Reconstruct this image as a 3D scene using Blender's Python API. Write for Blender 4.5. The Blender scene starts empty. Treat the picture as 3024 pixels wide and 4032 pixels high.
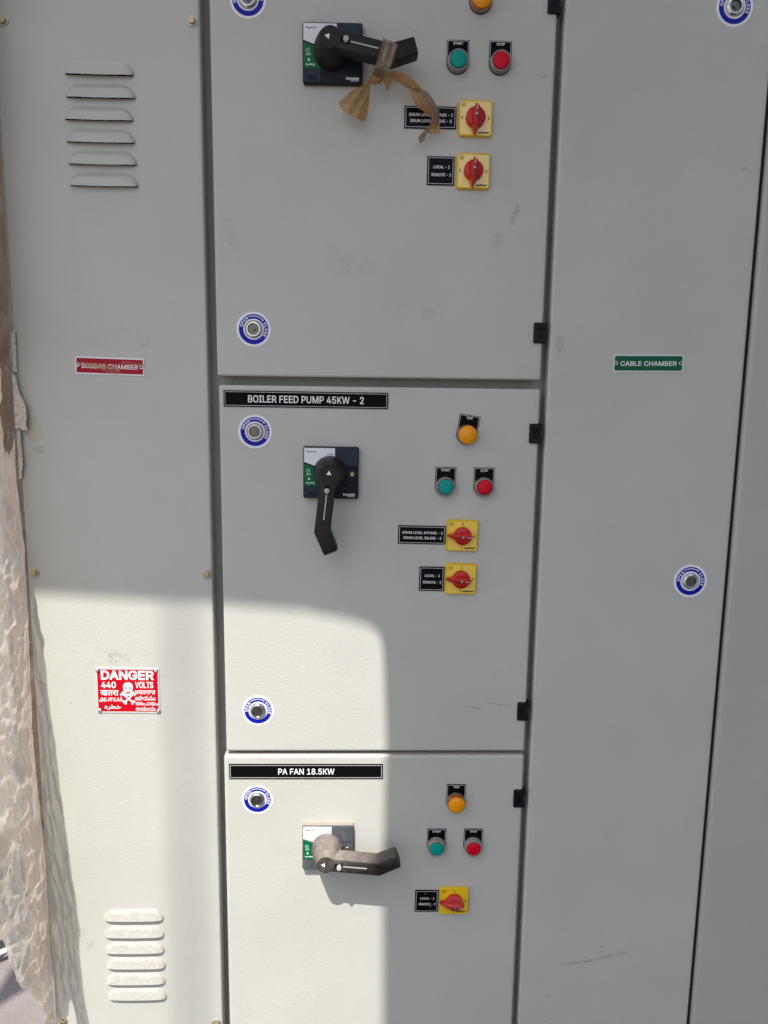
import bpy, math, random
from mathutils import Vector, Matrix, noise
from mathutils.geometry import tessellate_polygon, delaunay_2d_cdt

random.seed(7)
SC = bpy.context.scene
COL = SC.collection
R = math.radians

# ------------------------------------------------------------------ camera
cam_d = bpy.data.cameras.new('camera')
cam = bpy.data.objects.new('camera', cam_d)
COL.objects.link(cam)
cam_d.sensor_fit = 'VERTICAL'
cam_d.sensor_height = 36.0
cam_d.lens = 27.036
cam_d.clip_start = 0.02
cam_d.clip_end = 3000
CAM_Z = 1.45
CAM_D = 1.17
# columns: camera right, view direction, camera up (in world axes)
RM = [[0.99951, 0.03028, -0.00849], [-0.02853, 0.98667, 0.16024], [0.01323, -0.15992, 0.98704]]
cam.matrix_world = Matrix((
    (RM[0][0], RM[0][2], -RM[0][1], 0.0),
    (RM[1][0], RM[1][2], -RM[1][1], -CAM_D),
    (RM[2][0], RM[2][2], -RM[2][1], CAM_Z),
    (0, 0, 0, 1)))
SC.camera = cam

# ------------------------------------------------------------------ light
TO_SUN = Vector((-0.30, -1.0, 1.68)).normalized()
SUN_STRENGTH = 4.5
SKY_STRENGTH = 0.15
world = bpy.data.worlds.new('World')
SC.world = world
world.use_nodes = True
wn = world.node_tree.nodes
wn.clear()
sky = wn.new('ShaderNodeTexSky')
sky.sky_type = 'NISHITA'
sky.sun_disc = False
sky.sun_elevation = math.asin(TO_SUN.z)
sky.sun_rotation = math.atan2(TO_SUN.x, TO_SUN.y)
sky.air_density = 1.0
sky.dust_density = 2.5
sky.ozone_density = 1.0
bg = wn.new('ShaderNodeBackground')
bg.inputs['Strength'].default_value = SKY_STRENGTH
wo = wn.new('ShaderNodeOutputWorld')
world.node_tree.links.new(sky.outputs[0], bg.inputs[0])
world.node_tree.links.new(bg.outputs[0], wo.inputs[0])

sun_d = bpy.data.lights.new('sun', 'SUN')
sun_d.energy = SUN_STRENGTH
sun_d.angle = R(0.53)
sun_d.color = (1.0, 0.965, 0.90)
sun = bpy.data.objects.new('sun', sun_d)
COL.objects.link(sun)
sun.rotation_euler = TO_SUN.to_track_quat('Z', 'Y').to_euler()
sun.location = TO_SUN * 6

SC.view_settings.view_transform = 'Standard'
SC.view_settings.look = 'None'
SC.view_settings.exposure = 0.62
SC.view_settings.gamma = 1.0
SC.view_settings.use_curve_mapping = False
SC.render.engine = 'CYCLES'
SC.cycles.max_bounces = 8
SC.cycles.diffuse_bounces = 4
SC.cycles.glossy_bounces = 4
SC.cycles.transparent_max_bounces = 12
SC.cycles.caustics_reflective = False
SC.cycles.caustics_refractive = False

# ------------------------------------------------------------------ materials
class NT:
    def __init__(s, name):
        s.m = bpy.data.materials.new(name)
        s.m.use_nodes = True
        s.t = s.m.node_tree
        s.t.nodes.clear()
        s.out = s.n('ShaderNodeOutputMaterial')
    def n(s, typ, **kw):
        nd = s.t.nodes.new(typ)
        for k, v in kw.items():
            setattr(nd, k, v)
        return nd
    def l(s, a, b):
        s.t.links.new(a, b)
    def val(s, sock, v):
        if isinstance(v, bpy.types.NodeSocket):
            s.l(v, sock)
        else:
            sock.default_value = v
    def math(s, op, a, b=None, c=None, clamp=False):
        nd = s.n('ShaderNodeMath', operation=op, use_clamp=clamp)
        s.val(nd.inputs[0], a)
        if b is not None:
            s.val(nd.inputs[1], b)
        if c is not None:
            s.val(nd.inputs[2], c)
        return nd.outputs[0]
    def noise(s, vec, scale, detail=2.0, rough=0.5, dist=0.0):
        nd = s.n('ShaderNodeTexNoise')
        s.l(vec, nd.inputs['Vector'])
        nd.inputs['Scale'].default_value = scale
        nd.inputs['Detail'].default_value = detail
        nd.inputs['Roughness'].default_value = rough
        nd.inputs['Distortion'].default_value = dist
        return nd.outputs['Fac']
    def ramp(s, v, lo, hi, a=0.0, b=1.0):
        nd = s.n('ShaderNodeMapRange')
        s.l(v, nd.inputs['Value'])
        nd.inputs['From Min'].default_value = lo
        nd.inputs['From Max'].default_value = hi
        nd.inputs['To Min'].default_value = a
        nd.inputs['To Max'].default_value = b
        return nd.outputs[0]
    def mix(s, f, a, b):
        nd = s.n('ShaderNodeMix', data_type='RGBA')
        s.val(nd.inputs[0], f)
        for k, v in ((6, a), (7, b)):
            if isinstance(v, tuple):
                nd.inputs[k].default_value = (*v, 1.0) if len(v) == 3 else v
            else:
                s.l(v, nd.inputs[k])
        return nd.outputs[2]
    def bump(s, h, strength, dist):
        nd = s.n('ShaderNodeBump')
        nd.inputs['Strength'].default_value = strength
        nd.inputs['Distance'].default_value = dist
        s.l(h, nd.inputs['Height'])
        return nd.outputs[0]
    def obj(s):
        return s.n('ShaderNodeTexCoord').outputs['Object']
    def xyz(s, vec):
        nd = s.n('ShaderNodeSeparateXYZ')
        s.l(vec, nd.inputs[0])
        return nd.outputs
    def pbsdf(s, color, rough=0.5, metal=0.0, spec=0.5, coat=0.0, coat_rough=0.05, normal=None, trans=0.0, ior=1.5, alpha=1.0, coat_ior=1.5):
        p = s.n('ShaderNodeBsdfPrincipled')
        if isinstance(color, tuple):
            p.inputs['Base Color'].default_value = (*color, 1.0)
        else:
            s.l(color, p.inputs['Base Color'])
        s.val(p.inputs['Roughness'], rough)
        p.inputs['Metallic'].default_value = metal
        p.inputs['Specular IOR Level'].default_value = spec
        p.inputs['Coat Weight'].default_value = coat
        p.inputs['Coat Roughness'].default_value = coat_rough
        p.inputs['Coat IOR'].default_value = coat_ior
        p.inputs['Transmission Weight'].default_value = trans
        p.inputs['IOR'].default_value = ior
        s.val(p.inputs['Alpha'], alpha)
        if normal is not None:
            s.l(normal, p.inputs['Normal'])
            if coat:
                s.l(normal, p.inputs['Coat Normal'])
        return p
    def done(s, shader):
        s.l(shader.outputs[0] if hasattr(shader, 'outputs') else shader, s.out.inputs['Surface'])
        return s.m

MATS = {}
def simple(name, color, rough=0.5, metal=0.0, spec=0.5, coat=0.0, coat_rough=0.05, var=0.06, vs=120, bs=None, trans=0.0, dirt=None, alpha=1.0, coat_ior=1.5):
    """plain material with slight mottling, optional wavy bump (scale, strength, metres) and optional dust (amount, colour)"""
    t = NT(name)
    v = t.obj()
    f = t.noise(v, vs, 4, 0.6)
    c = t.mix(f, tuple(max(0, x * (1 - var)) for x in color), tuple(min(1, x * (1 + var)) for x in color))
    r = t.ramp(t.noise(v, vs * 0.6, 3), 0.3, 0.7, max(0.02, rough * 0.8), min(1, rough * 1.2))
    if dirt:
        d = t.ramp(t.noise(v, 70, 6, 0.7, 0.6), 0.42, 0.75, 0.0, dirt[0])
        c = t.mix(d, c, dirt[1])
        r = t.math('ADD', r, t.math('MULTIPLY', d, 0.5), clamp=True)
    nm = t.bump(t.noise(v, bs[0], 3), bs[1], bs[2]) if bs else None
    MATS[name] = t.done(t.pbsdf(c, r, metal, spec, coat, coat_rough, nm, trans, 1.5, alpha, coat_ior))
    return MATS[name]

def paint(name, base=(0.486, 0.485, 0.442), residues=(), scuffs_and_shades=(), tints=(), gloss=0.40, dust=0.0, dlo=0.25, dhi=0.8, dcol=(0.40, 0.355, 0.31)):
    """grey textured powder coat; residues are speckled glue patches, scuffs are short rubbed marks and a few painted soft shadows, tints soft coloured stains"""
    t = NT(name)
    v = t.obj()
    x, y, z = t.xyz(v)
    big = t.noise(v, 5.0, 4, 0.6)
    mid = t.noise(v, 38, 5, 0.65)
    c = t.mix(t.ramp(big, 0.3, 0.7), tuple(b * 0.945 for b in base), tuple(b * 1.03 for b in base))
    c = t.mix(t.ramp(mid, 0.55, 0.85, 0.0, 0.10), c, tuple(b * 0.72 for b in base))
    # specks of dirt
    sp = t.noise(v, 210, 2, 0.5)
    spk = t.ramp(sp, 0.765, 0.80, 0.0, 0.45)
    c = t.mix(spk, c, (0.16, 0.15, 0.135))
    for (cx, cz, w, h, thr, dens) in residues:
        ax = t.math('ABSOLUTE', t.math('SUBTRACT', x, cx))
        az = t.math('ABSOLUTE', t.math('SUBTRACT', z, cz))
        mk = t.math('MULTIPLY', t.ramp(ax, w / 2, w / 2 - 0.004), t.ramp(az, h / 2, h / 2 - 0.004))
        spn = t.noise(v, 520, 3, 0.7)
        cl = t.ramp(t.noise(v, 48, 2), 0.35, 0.65, thr + 0.09, thr - 0.03)
        hit = t.ramp(t.math('SUBTRACT', spn, cl), 0.0, 0.04)
        c = t.mix(t.math('MULTIPLY', t.math('MULTIPLY', mk, hit), dens), c, (0.13, 0.125, 0.11))
    for (cx, cz, ln, wd, ang, st, col) in scuffs_and_shades:
        ca, sa = math.cos(R(ang)), math.sin(R(ang))
        dx = t.math('SUBTRACT', x, cx)
        dz = t.math('SUBTRACT', z, cz)
        u = t.math('ADD', t.math('MULTIPLY', dx, ca), t.math('MULTIPLY', dz, sa))
        w = t.math('SUBTRACT', t.math('MULTIPLY', dz, ca), t.math('MULTIPLY', dx, sa))
        wob = t.math('MULTIPLY', t.math('SUBTRACT', t.noise(v, 90, 2), 0.5), wd * 2.2)
        w = t.math('ADD', w, wob)
        d = t.math('ADD', t.math('POWER', t.math('ABSOLUTE', t.math('DIVIDE', u, ln / 2)), 2.0),
                   t.math('POWER', t.math('ABSOLUTE', t.math('DIVIDE', w, wd / 2)), 2.0))
        mk = t.ramp(d, 1.0, 0.2, 0.0, st)
        br = t.ramp(t.noise(v, 260, 4, 0.75), 0.40, 0.62)
        c = t.mix(t.math('MULTIPLY', mk, br), c, col)
    for (cx, cz, rx, rz, st, col) in tints:
        d = t.math('ADD', t.math('POWER', t.math('DIVIDE', t.math('SUBTRACT', x, cx), rx), 2.0),
                   t.math('POWER', t.math('DIVIDE', t.math('SUBTRACT', z, cz), rz), 2.0))
        d = t.math('ADD', d, t.math('MULTIPLY', t.math('SUBTRACT', t.noise(v, 60, 3), 0.5), 1.2))
        c = t.mix(t.ramp(d, 1.0, 0.5, 0.0, st), c, col)
    if dust:
        nrm = t.n('ShaderNodeNewGeometry').outputs['Normal']
        nz = t.xyz(nrm)[2]
        dm = t.math('MULTIPLY', t.ramp(nz, dlo, dhi), t.ramp(t.noise(v, 160, 4, 0.7), 0.35, 0.6, 0.3, 1.0))
        c = t.mix(t.math('MULTIPLY', dm, dust), c, dcol)
    # orange peel relief: fine crinkle
    n1 = t.noise(v, 290, 3, 0.55, 0.6)
    n2 = t.noise(v, 820, 2, 0.5)
    h = t.math('ADD', t.math('MULTIPLY', n1, 1.0), t.math('MULTIPLY', n2, 0.35))
    nm = t.bump(h, 0.40, 0.0011)
    rr = t.ramp(t.noise(v, 14, 3), 0.3, 0.7, gloss * 0.9, gloss * 1.12)
    MATS[name] = t.done(t.pbsdf(c, rr, 0.0, 0.5, 0.0, 0.05, nm))
    return MATS[name]

GREY = (0.17, 0.165, 0.15)
PALE = (0.60, 0.58, 0.53)
paint('paint_cover',
      residues=[(-0.3645, 1.5205, 0.112, 0.033, 0.60, 0.75), (-0.322, 1.5215, 0.022, 0.034, 0.53, 0.95), (-0.378, 1.027, 0.098, 0.036, 0.585, 0.75),
                (-0.385, 1.022, 0.055, 0.026, 0.54, 0.8), (-0.43, 0.985, 0.022, 0.06, 0.60, 0.5)],
      scuffs_and_shades=[(-0.267, 1.2669, 0.007, 0.002, -10, 0.9, GREY), (-0.384, 1.158, 0.004, 0.002, 0, 0.6, GREY), (-0.4575, 0.9493, 0.005, 0.004, 0, 1.0, (0.26, 0.11, 0.09)),
              (-0.500, 0.9815, 0.020, 0.0026, -28, 0.8, GREY), (-0.4471, 0.5192, 0.022, 0.012, 20, 0.45, GREY), (-0.463, 0.545, 0.03, 0.02, 20, 0.25, GREY),
              (-0.2415, 1.9195, 0.012, 0.0014, -75, 0.7, GREY), (-0.447, 1.035, 0.014, 0.005, 10, 0.5, (0.33, 0.25, 0.2))],
      tints=[(-0.4893, 1.3815, 0.013, 0.026, 0.55, (0.44, 0.41, 0.31)), (-0.484, 1.352, 0.010, 0.007, 0.5, (0.36, 0.31, 0.24))], dust=0.0)
paint('paint_top_door',
      scuffs_and_shades=[(0.0712, 1.9437, 0.016, 0.0016, 15, 0.8, GREY), (0.1563, 1.8715, 0.022, 0.003, 18, 0.6, GREY), (0.163, 1.878, 0.012, 0.0016, 70, 0.6, GREY),
              (0.2565, 1.8891, 0.027, 0.007, 2, 0.55, GREY), (0.2195, 1.7002, 0.014, 0.030, -20, 0.55, GREY), (0.2235, 1.709, 0.010, 0.016, 0, 0.6, GREY),
              (0.1971, 1.6642, 0.026, 0.018, 30, 0.45, GREY), (-0.19, 1.66, 0.02, 0.05, 10, 0.22, GREY), (-0.02, 1.63, 0.10, 0.03, -12, 0.18, GREY), (0.10, 1.56, 0.05, 0.02, 5, 0.2, GREY), (0.09, 1.862, 0.01, 0.002, -20, 0.5, GREY)])  # the broad grey smudges paint soft shadows into the door colour
paint('paint_middle_door',
      scuffs_and_shades=[(0.186, 0.942, 0.030, 0.0030, -12, 1.0, GREY), (0.191, 0.9405, 0.014, 0.0016, 15, 0.9, GREY), (0.222, 0.9478, 0.046, 0.0026, -10, 0.9, GREY),
              (0.238, 0.9445, 0.018, 0.0022, 5, 0.9, GREY), (0.237, 1.262, 0.016, 0.0012, 12, 0.5, GREY), (0.062, 1.165, 0.006, 0.0018, 0, 0.6, GREY)])
paint('paint_bottom_door', dust=0.85,
      scuffs_and_shades=[(0.158, 0.575, 0.004, 0.002, 0, 0.9, GREY), (0.10, 0.735, 0.004, 0.005, 0, 0.5, GREY), (-0.03, 0.56, 0.003, 0.003, 0, 0.8, PALE), (0.082, 0.60, 0.004, 0.002, 0, 0.6, GREY)])
paint('paint_chamber_door',
      scuffs_and_shades=[(0.384, 0.4800, 0.085, 0.0085, 8, 0.85, (0.24, 0.19, 0.165)), (0.440, 0.493, 0.085, 0.006, 14, 0.6, GREY), (0.4207, 0.5093, 0.012, 0.0032, -3, 0.95, GREY),
              (0.3317, 0.4159, 0.006, 0.004, 0, 0.8, GREY), (0.3391, 0.371, 0.006, 0.003, 10, 0.9, GREY), (0.5558, 1.7705, 0.014, 0.006, 20, 0.6, GREY),
              (0.3194, 1.8188, 0.02, 0.005, -20, 0.35, GREY), (0.42, 0.72, 0.016, 0.012, 0, 0.3, GREY), (0.4, 1.24, 0.03, 0.002, -10, 0.35, GREY),
              (0.284, 1.262, 0.006, 0.0018, 0, 1.0, GREY), (0.2845, 1.165, 0.009, 0.002, 25, 1.0, (0.20, 0.15, 0.11)), (0.284, 0.985, 0.003, 0.018, 0, 0.8, GREY), (0.2845, 0.958, 0.003, 0.003, 0, 1.0, (0.2, 0.1, 0.08))],
      tints=[(0.2955, 1.517, 0.008, 0.016, 0.30, (0.33, 0.26, 0.21))])
paint('paint_neighbour', base=(0.42,0.422,0.392), gloss=0.5)
paint('paint_frame', base=(0.42, 0.425, 0.39), gloss=0.5)
paint('paint_louver', dust=0.0)
paint('paint_dusty_louver', dust=0.95, dlo=0.02, dhi=0.30, dcol=(0.345, 0.318, 0.292))  # dust, spread and darkened further to tame sun glare on the hoods
simple('black_label', (0.004, 0.004, 0.005), 0.13, spec=0.055, bs=(28, 0.05, 0.002))
simple('label_white', (0.78, 0.78, 0.77), 0.45, var=0.10, vs=500)
simple('switch_yellow', (0.80, 0.55, 0.004), 0.35, spec=0.2, coat=1.0, coat_rough=0.02, coat_ior=1.85, bs=(45, 0.12, 0.003))
simple('switch_yellow_rim', (0.78, 0.52, 0.004), 0.30, spec=0.3)
simple('yellow_dusty', (0.58, 0.46, 0.20), 0.7)
simple('print_black', (0.03, 0.025, 0.01), 0.5)
simple('knob_red', (0.50, 0.006, 0.006), 0.30, spec=0.4)
simple('knob_red_dusty', (0.50, 0.018, 0.022), 0.45, dirt=(0.35, (0.50, 0.20, 0.18)))
simple('screw_steel', (0.42, 0.41, 0.38), 0.35, metal=1.0, vs=600, var=0.25)
simple('dark_hole', (0.006, 0.005, 0.005), 0.9, spec=0.1)
simple('button_green', (0.0, 0.285, 0.235), 0.42, spec=0.2)
simple('button_red', (0.60, 0.001, 0.018), 0.42, spec=0.2)
simple('lamp_amber', (0.82, 0.31, 0.0), 0.25, spec=0.3)
simple('lamp_amber_rim', (0.40, 0.095, 0.004), 0.25, coat=0.6)
simple('bezel_smoke', (0.19, 0.175, 0.155), 0.22, coat=0.6, coat_rough=0.08)
simple('bezel_dusty', (0.27, 0.24, 0.21), 0.5, dirt=(0.5, (0.38, 0.33, 0.28)))
simple('chrome', (0.66, 0.65, 0.63), 0.20, metal=1.0, vs=300, var=0.08)
simple('chrome_shaded', (0.17, 0.165, 0.16), 0.42, metal=1.0, vs=400, var=0.2)  # colour darkened to put shade into the lock recesses
simple('sticker_white', (0.80, 0.80, 0.83), 0.40)
simple('sticker_blue', (0.002, 0.010, 0.33), 0.38, spec=0.2)
simple('hinge_black', (0.004, 0.005, 0.007), 0.40, spec=0.2)
simple('switch_navy', (0.006, 0.010, 0.018), 0.45, spec=0.2, var=0.12, vs=200)
simple('switch_navy_light', (0.014, 0.024, 0.042), 0.42, spec=0.25, var=0.1)
simple('switch_navy_dusty', (0.060, 0.070, 0.084), 0.5, dirt=(0.30, (0.24, 0.21, 0.18)))
simple('switch_side_dusty', (0.33, 0.275, 0.225), 0.8)
simple('panel_white', (0.74, 0.75, 0.77), 0.30, coat=0.4, bs=(40, 0.08, 0.002))
simple('panel_green', (0.0, 0.125, 0.042), 0.40, spec=0.2)
simple('print_grey', (0.10, 0.11, 0.13), 0.5)
simple('handle_black', (0.010, 0.009, 0.009), 0.42, spec=0.25, var=0.2, vs=150, bs=(500, 0.10, 0.0006), dirt=(0.16, (0.10, 0.085, 0.07)))
simple('pin_grey', (0.42, 0.42, 0.41), 0.45)
simple('arrow_white', (0.78, 0.78, 0.77), 0.5)
simple('brass_zinc', (0.46, 0.40, 0.22), 0.38, metal=0.85, vs=500, var=0.35, dirt=(0.4, (0.20, 0.17, 0.10)))
simple('washer_zinc', (0.50, 0.47, 0.41), 0.42, metal=0.7, vs=400, var=0.2)
simple('rubber_black', (0.010, 0.010, 0.011), 0.7, spec=0.2)
simple('sign_red', (0.46, 0.0008, 0.009), 0.45, spec=0.15, vs=90)
simple('sign_dark_red', (0.36, 0.001, 0.014), 0.34, spec=0.2, vs=60)
simple('sign_green', (0.001, 0.105, 0.048), 0.35, spec=0.2, vs=60, var=0.15)
simple('aluminium', (0.66, 0.66, 0.66), 0.42, metal=0.35, vs=200, dirt=(0.25, (0.42, 0.40, 0.38)))
simple('rivet_metal', (0.70, 0.70, 0.70), 0.25, metal=0.9)
simple('foam', (0.70, 0.62, 0.53), 0.9, vs=220, var=0.22, bs=(240, 1.0, 0.005))
simple('timber', (0.11, 0.065, 0.032), 0.7, vs=30, var=0.5, bs=(60, 0.5, 0.006))
simple('white_pipe', (0.70, 0.69, 0.70), 0.45)
simple('shade_roof_metal', (0.80, 0.80, 0.80), 0.6, vs=4)  # pale so the added sheet overhead bounces light onto the panel tops
simple('shade_wall_render', (0.16, 0.16, 0.16), 0.9, vs=6)
simple('shade_pole_metal', (0.3, 0.3, 0.3), 0.5)

def dusty_handle():
    """black moulded plastic under a film of brown dust that has settled on what faces up"""
    t = NT('handle_dusty')
    v = t.obj()
    nz = t.xyz(t.n('ShaderNodeNewGeometry').outputs['Normal'])[2]
    sm = t.noise(v, 55, 5, 0.7, 1.2)
    dm = t.math('MULTIPLY', t.ramp(nz, -0.12, 0.75), t.ramp(sm, 0.28, 0.66, 0.25, 1.0))
    dm = t.math('ADD', dm, t.ramp(t.noise(v, 120, 5, 0.7), 0.40, 0.75, 0.04, 0.34), clamp=True)
    # the hub end is much dustier than the grip
    x = t.xyz(v)[0]
    dm = t.math('MULTIPLY', dm, t.ramp(x, 0.02, 0.085, 1.0, 0.30))
    c = t.mix(dm, (0.012, 0.011, 0.011), (0.225, 0.193, 0.165))
    r = t.ramp(dm, 0.0, 1.0, 0.40, 0.9)
    return t.done(t.pbsdf(c, r, 0.0, 0.45, normal=t.bump(t.noise(v, 500, 2), 0.12, 0.0006)))
MATS['handle_dusty'] = dusty_handle()

def sheet_mat(name, tint, clear, gloss_rough, wr, back, spots=0.0, bs=0.35, cr=0.6, tl=0.62, bd=0.006):
    """thin crumpled wrapping film: part clear, part milky and translucent, shiny creases with glints painted on in a pale colour"""
    t = NT(name)
    v = t.obj()
    mp = t.n('ShaderNodeMapping')
    mp.inputs['Rotation'].default_value = (0.35, 0.2, 0.1)
    mp.inputs['Scale'].default_value = (1.0, 1.5, 0.42)
    t.l(v, mp.inputs['Vector'])
    mp2 = t.n('ShaderNodeMapping')
    mp2.inputs['Rotation'].default_value = (-0.7, 0.3, 0.5)
    mp2.inputs['Scale'].default_value = (1.0, 1.4, 0.5)
    t.l(v, mp2.inputs['Vector'])
    r1 = t.math('ABSOLUTE', t.math('SUBTRACT', t.noise(mp.outputs[0], wr, 0.6, 0.4, 0.25), 0.5))
    r2 = t.math('ABSOLUTE', t.math('SUBTRACT', t.noise(mp2.outputs[0], wr * 1.9, 0.6, 0.4, 0.4), 0.5))
    crease = t.math('MAXIMUM', t.ramp(r1, 0.0, 0.013, 1.0, 0.0), t.math('MULTIPLY', t.ramp(r2, 0.0, 0.016, 1.0, 0.0), 0.65))
    h = t.math('ADD', t.math('MULTIPLY', crease, 0.25), t.math('ADD', t.math('MULTIPLY', t.noise(mp.outputs[0], 34, 1.5, 0.5, 0.4), 0.8), t.math('MULTIPLY', t.noise(v, 120, 2, 0.5, 1.0), 0.18)))
    nm = t.bump(h, bs, bd)
    c = t.mix(t.ramp(t.noise(v, 16, 4, 0.6), 0.3, 0.7), tint, back)
    c = t.mix(t.math('MULTIPLY', crease, cr), c, (0.95, 0.91, 0.84))  # pale crease colour stands in for glints along the folds
    if spots:
        c = t.mix(t.ramp(t.noise(v, 40, 4, 0.7), 0.68, 0.74, 0.0, spots), c, (0.30, 0.13, 0.04))
    df = t.n('ShaderNodeBsdfDiffuse')
    t.l(c, df.inputs['Color'])
    t.l(nm, df.inputs['Normal'])
    tr = t.n('ShaderNodeBsdfTranslucent')
    t.l(c, tr.inputs['Color'])
    t.l(nm, tr.inputs['Normal'])
    m1 = t.n('ShaderNodeMixShader')
    m1.inputs[0].default_value = tl
    t.l(df.outputs[0], m1.inputs[1])
    t.l(tr.outputs[0], m1.inputs[2])
    tp = t.n('ShaderNodeBsdfTransparent')
    tp.inputs['Color'].default_value = (0.92, 0.80, 0.64, 1)
    m2 = t.n('ShaderNodeMixShader')
    t.l(t.math('MULTIPLY', t.ramp(crease, 0, 1, 1.0, 0.1), clear), m2.inputs[0])
    t.l(m1.outputs[0], m2.inputs[1])
    t.l(tp.outputs[0], m2.inputs[2])
    gl = t.n('ShaderNodeBsdfGlossy')
    gl.inputs['Roughness'].default_value = gloss_rough
    gl.inputs['Color'].default_value = (1, 1, 1, 1)
    t.l(nm, gl.inputs['Normal'])
    fr = t.n('ShaderNodeFresnel')
    bk = t.n('ShaderNodeNewGeometry').outputs['Backfacing']
    t.l(t.ramp(bk, 0.0, 1.0, 1.5, 1 / 1.5), fr.inputs['IOR'])
    t.l(nm, fr.inputs['Normal'])
    m3 = t.n('ShaderNodeMixShader')
    t.l(t.math('ADD', t.math('MULTIPLY', fr.outputs[0], 0.95), t.math('MULTIPLY', crease, cr * 0.22)), m3.inputs[0])
    t.l(m2.outputs[0], m3.inputs[1])
    t.l(gl.outputs[0], m3.inputs[2])
    t.l(m3.outputs[0], t.out.inputs['Surface'])
    MATS[name] = t.m
sheet_mat('film_clear', (0.97, 0.90, 0.75), 0.30, 0.06, 14, (0.92, 0.82, 0.67), 0.18, 0.40, 1.0, 0.72, 0.007)
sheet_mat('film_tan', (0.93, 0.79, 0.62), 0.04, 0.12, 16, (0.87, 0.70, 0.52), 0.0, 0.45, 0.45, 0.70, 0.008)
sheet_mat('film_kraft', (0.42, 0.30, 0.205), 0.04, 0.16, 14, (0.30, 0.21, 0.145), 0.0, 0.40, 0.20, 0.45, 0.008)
sheet_mat('film_brown', (0.22, 0.155, 0.10), 0.03, 0.25, 24, (0.15, 0.11, 0.08), 0.0, 0.30, 0.12)
sheet_mat('tape_brown', (0.66, 0.385, 0.115), 0.14, 0.10, 40, (0.60, 0.34, 0.10), 0.0, 0.35, 0.10, 0.66)
sheet_mat('tape_dark', (0.30, 0.21, 0.14), 0.05, 0.12, 40, (0.22, 0.15, 0.10), 0.0, 0.30, 0.08, 0.4)
sheet_mat('tape_clear', (0.80, 0.52, 0.48), 0.84, 0.10, 40, (0.76, 0.48, 0.44), 0.0, 0.06, 0.0)

def ground_mat():
    t = NT('concrete')
    v = t.obj()
    a = t.noise(v, 3.0, 6, 0.6)
    b = t.noise(v, 60, 5, 0.7)
    c = t.mix(t.ramp(a, 0.3, 0.7), (0.175, 0.152, 0.142), (0.25, 0.222, 0.207))
    c = t.mix(t.ramp(b, 0.55, 0.75, 0, 0.5), c, (0.12, 0.105, 0.098))
    h = t.math('ADD', a, t.math('MULTIPLY', b, 0.3))
    return t.done(t.pbsdf(c, 0.85, spec=0.25, normal=t.bump(h, 0.7, 0.012)))
MATS['concrete'] = ground_mat()

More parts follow.
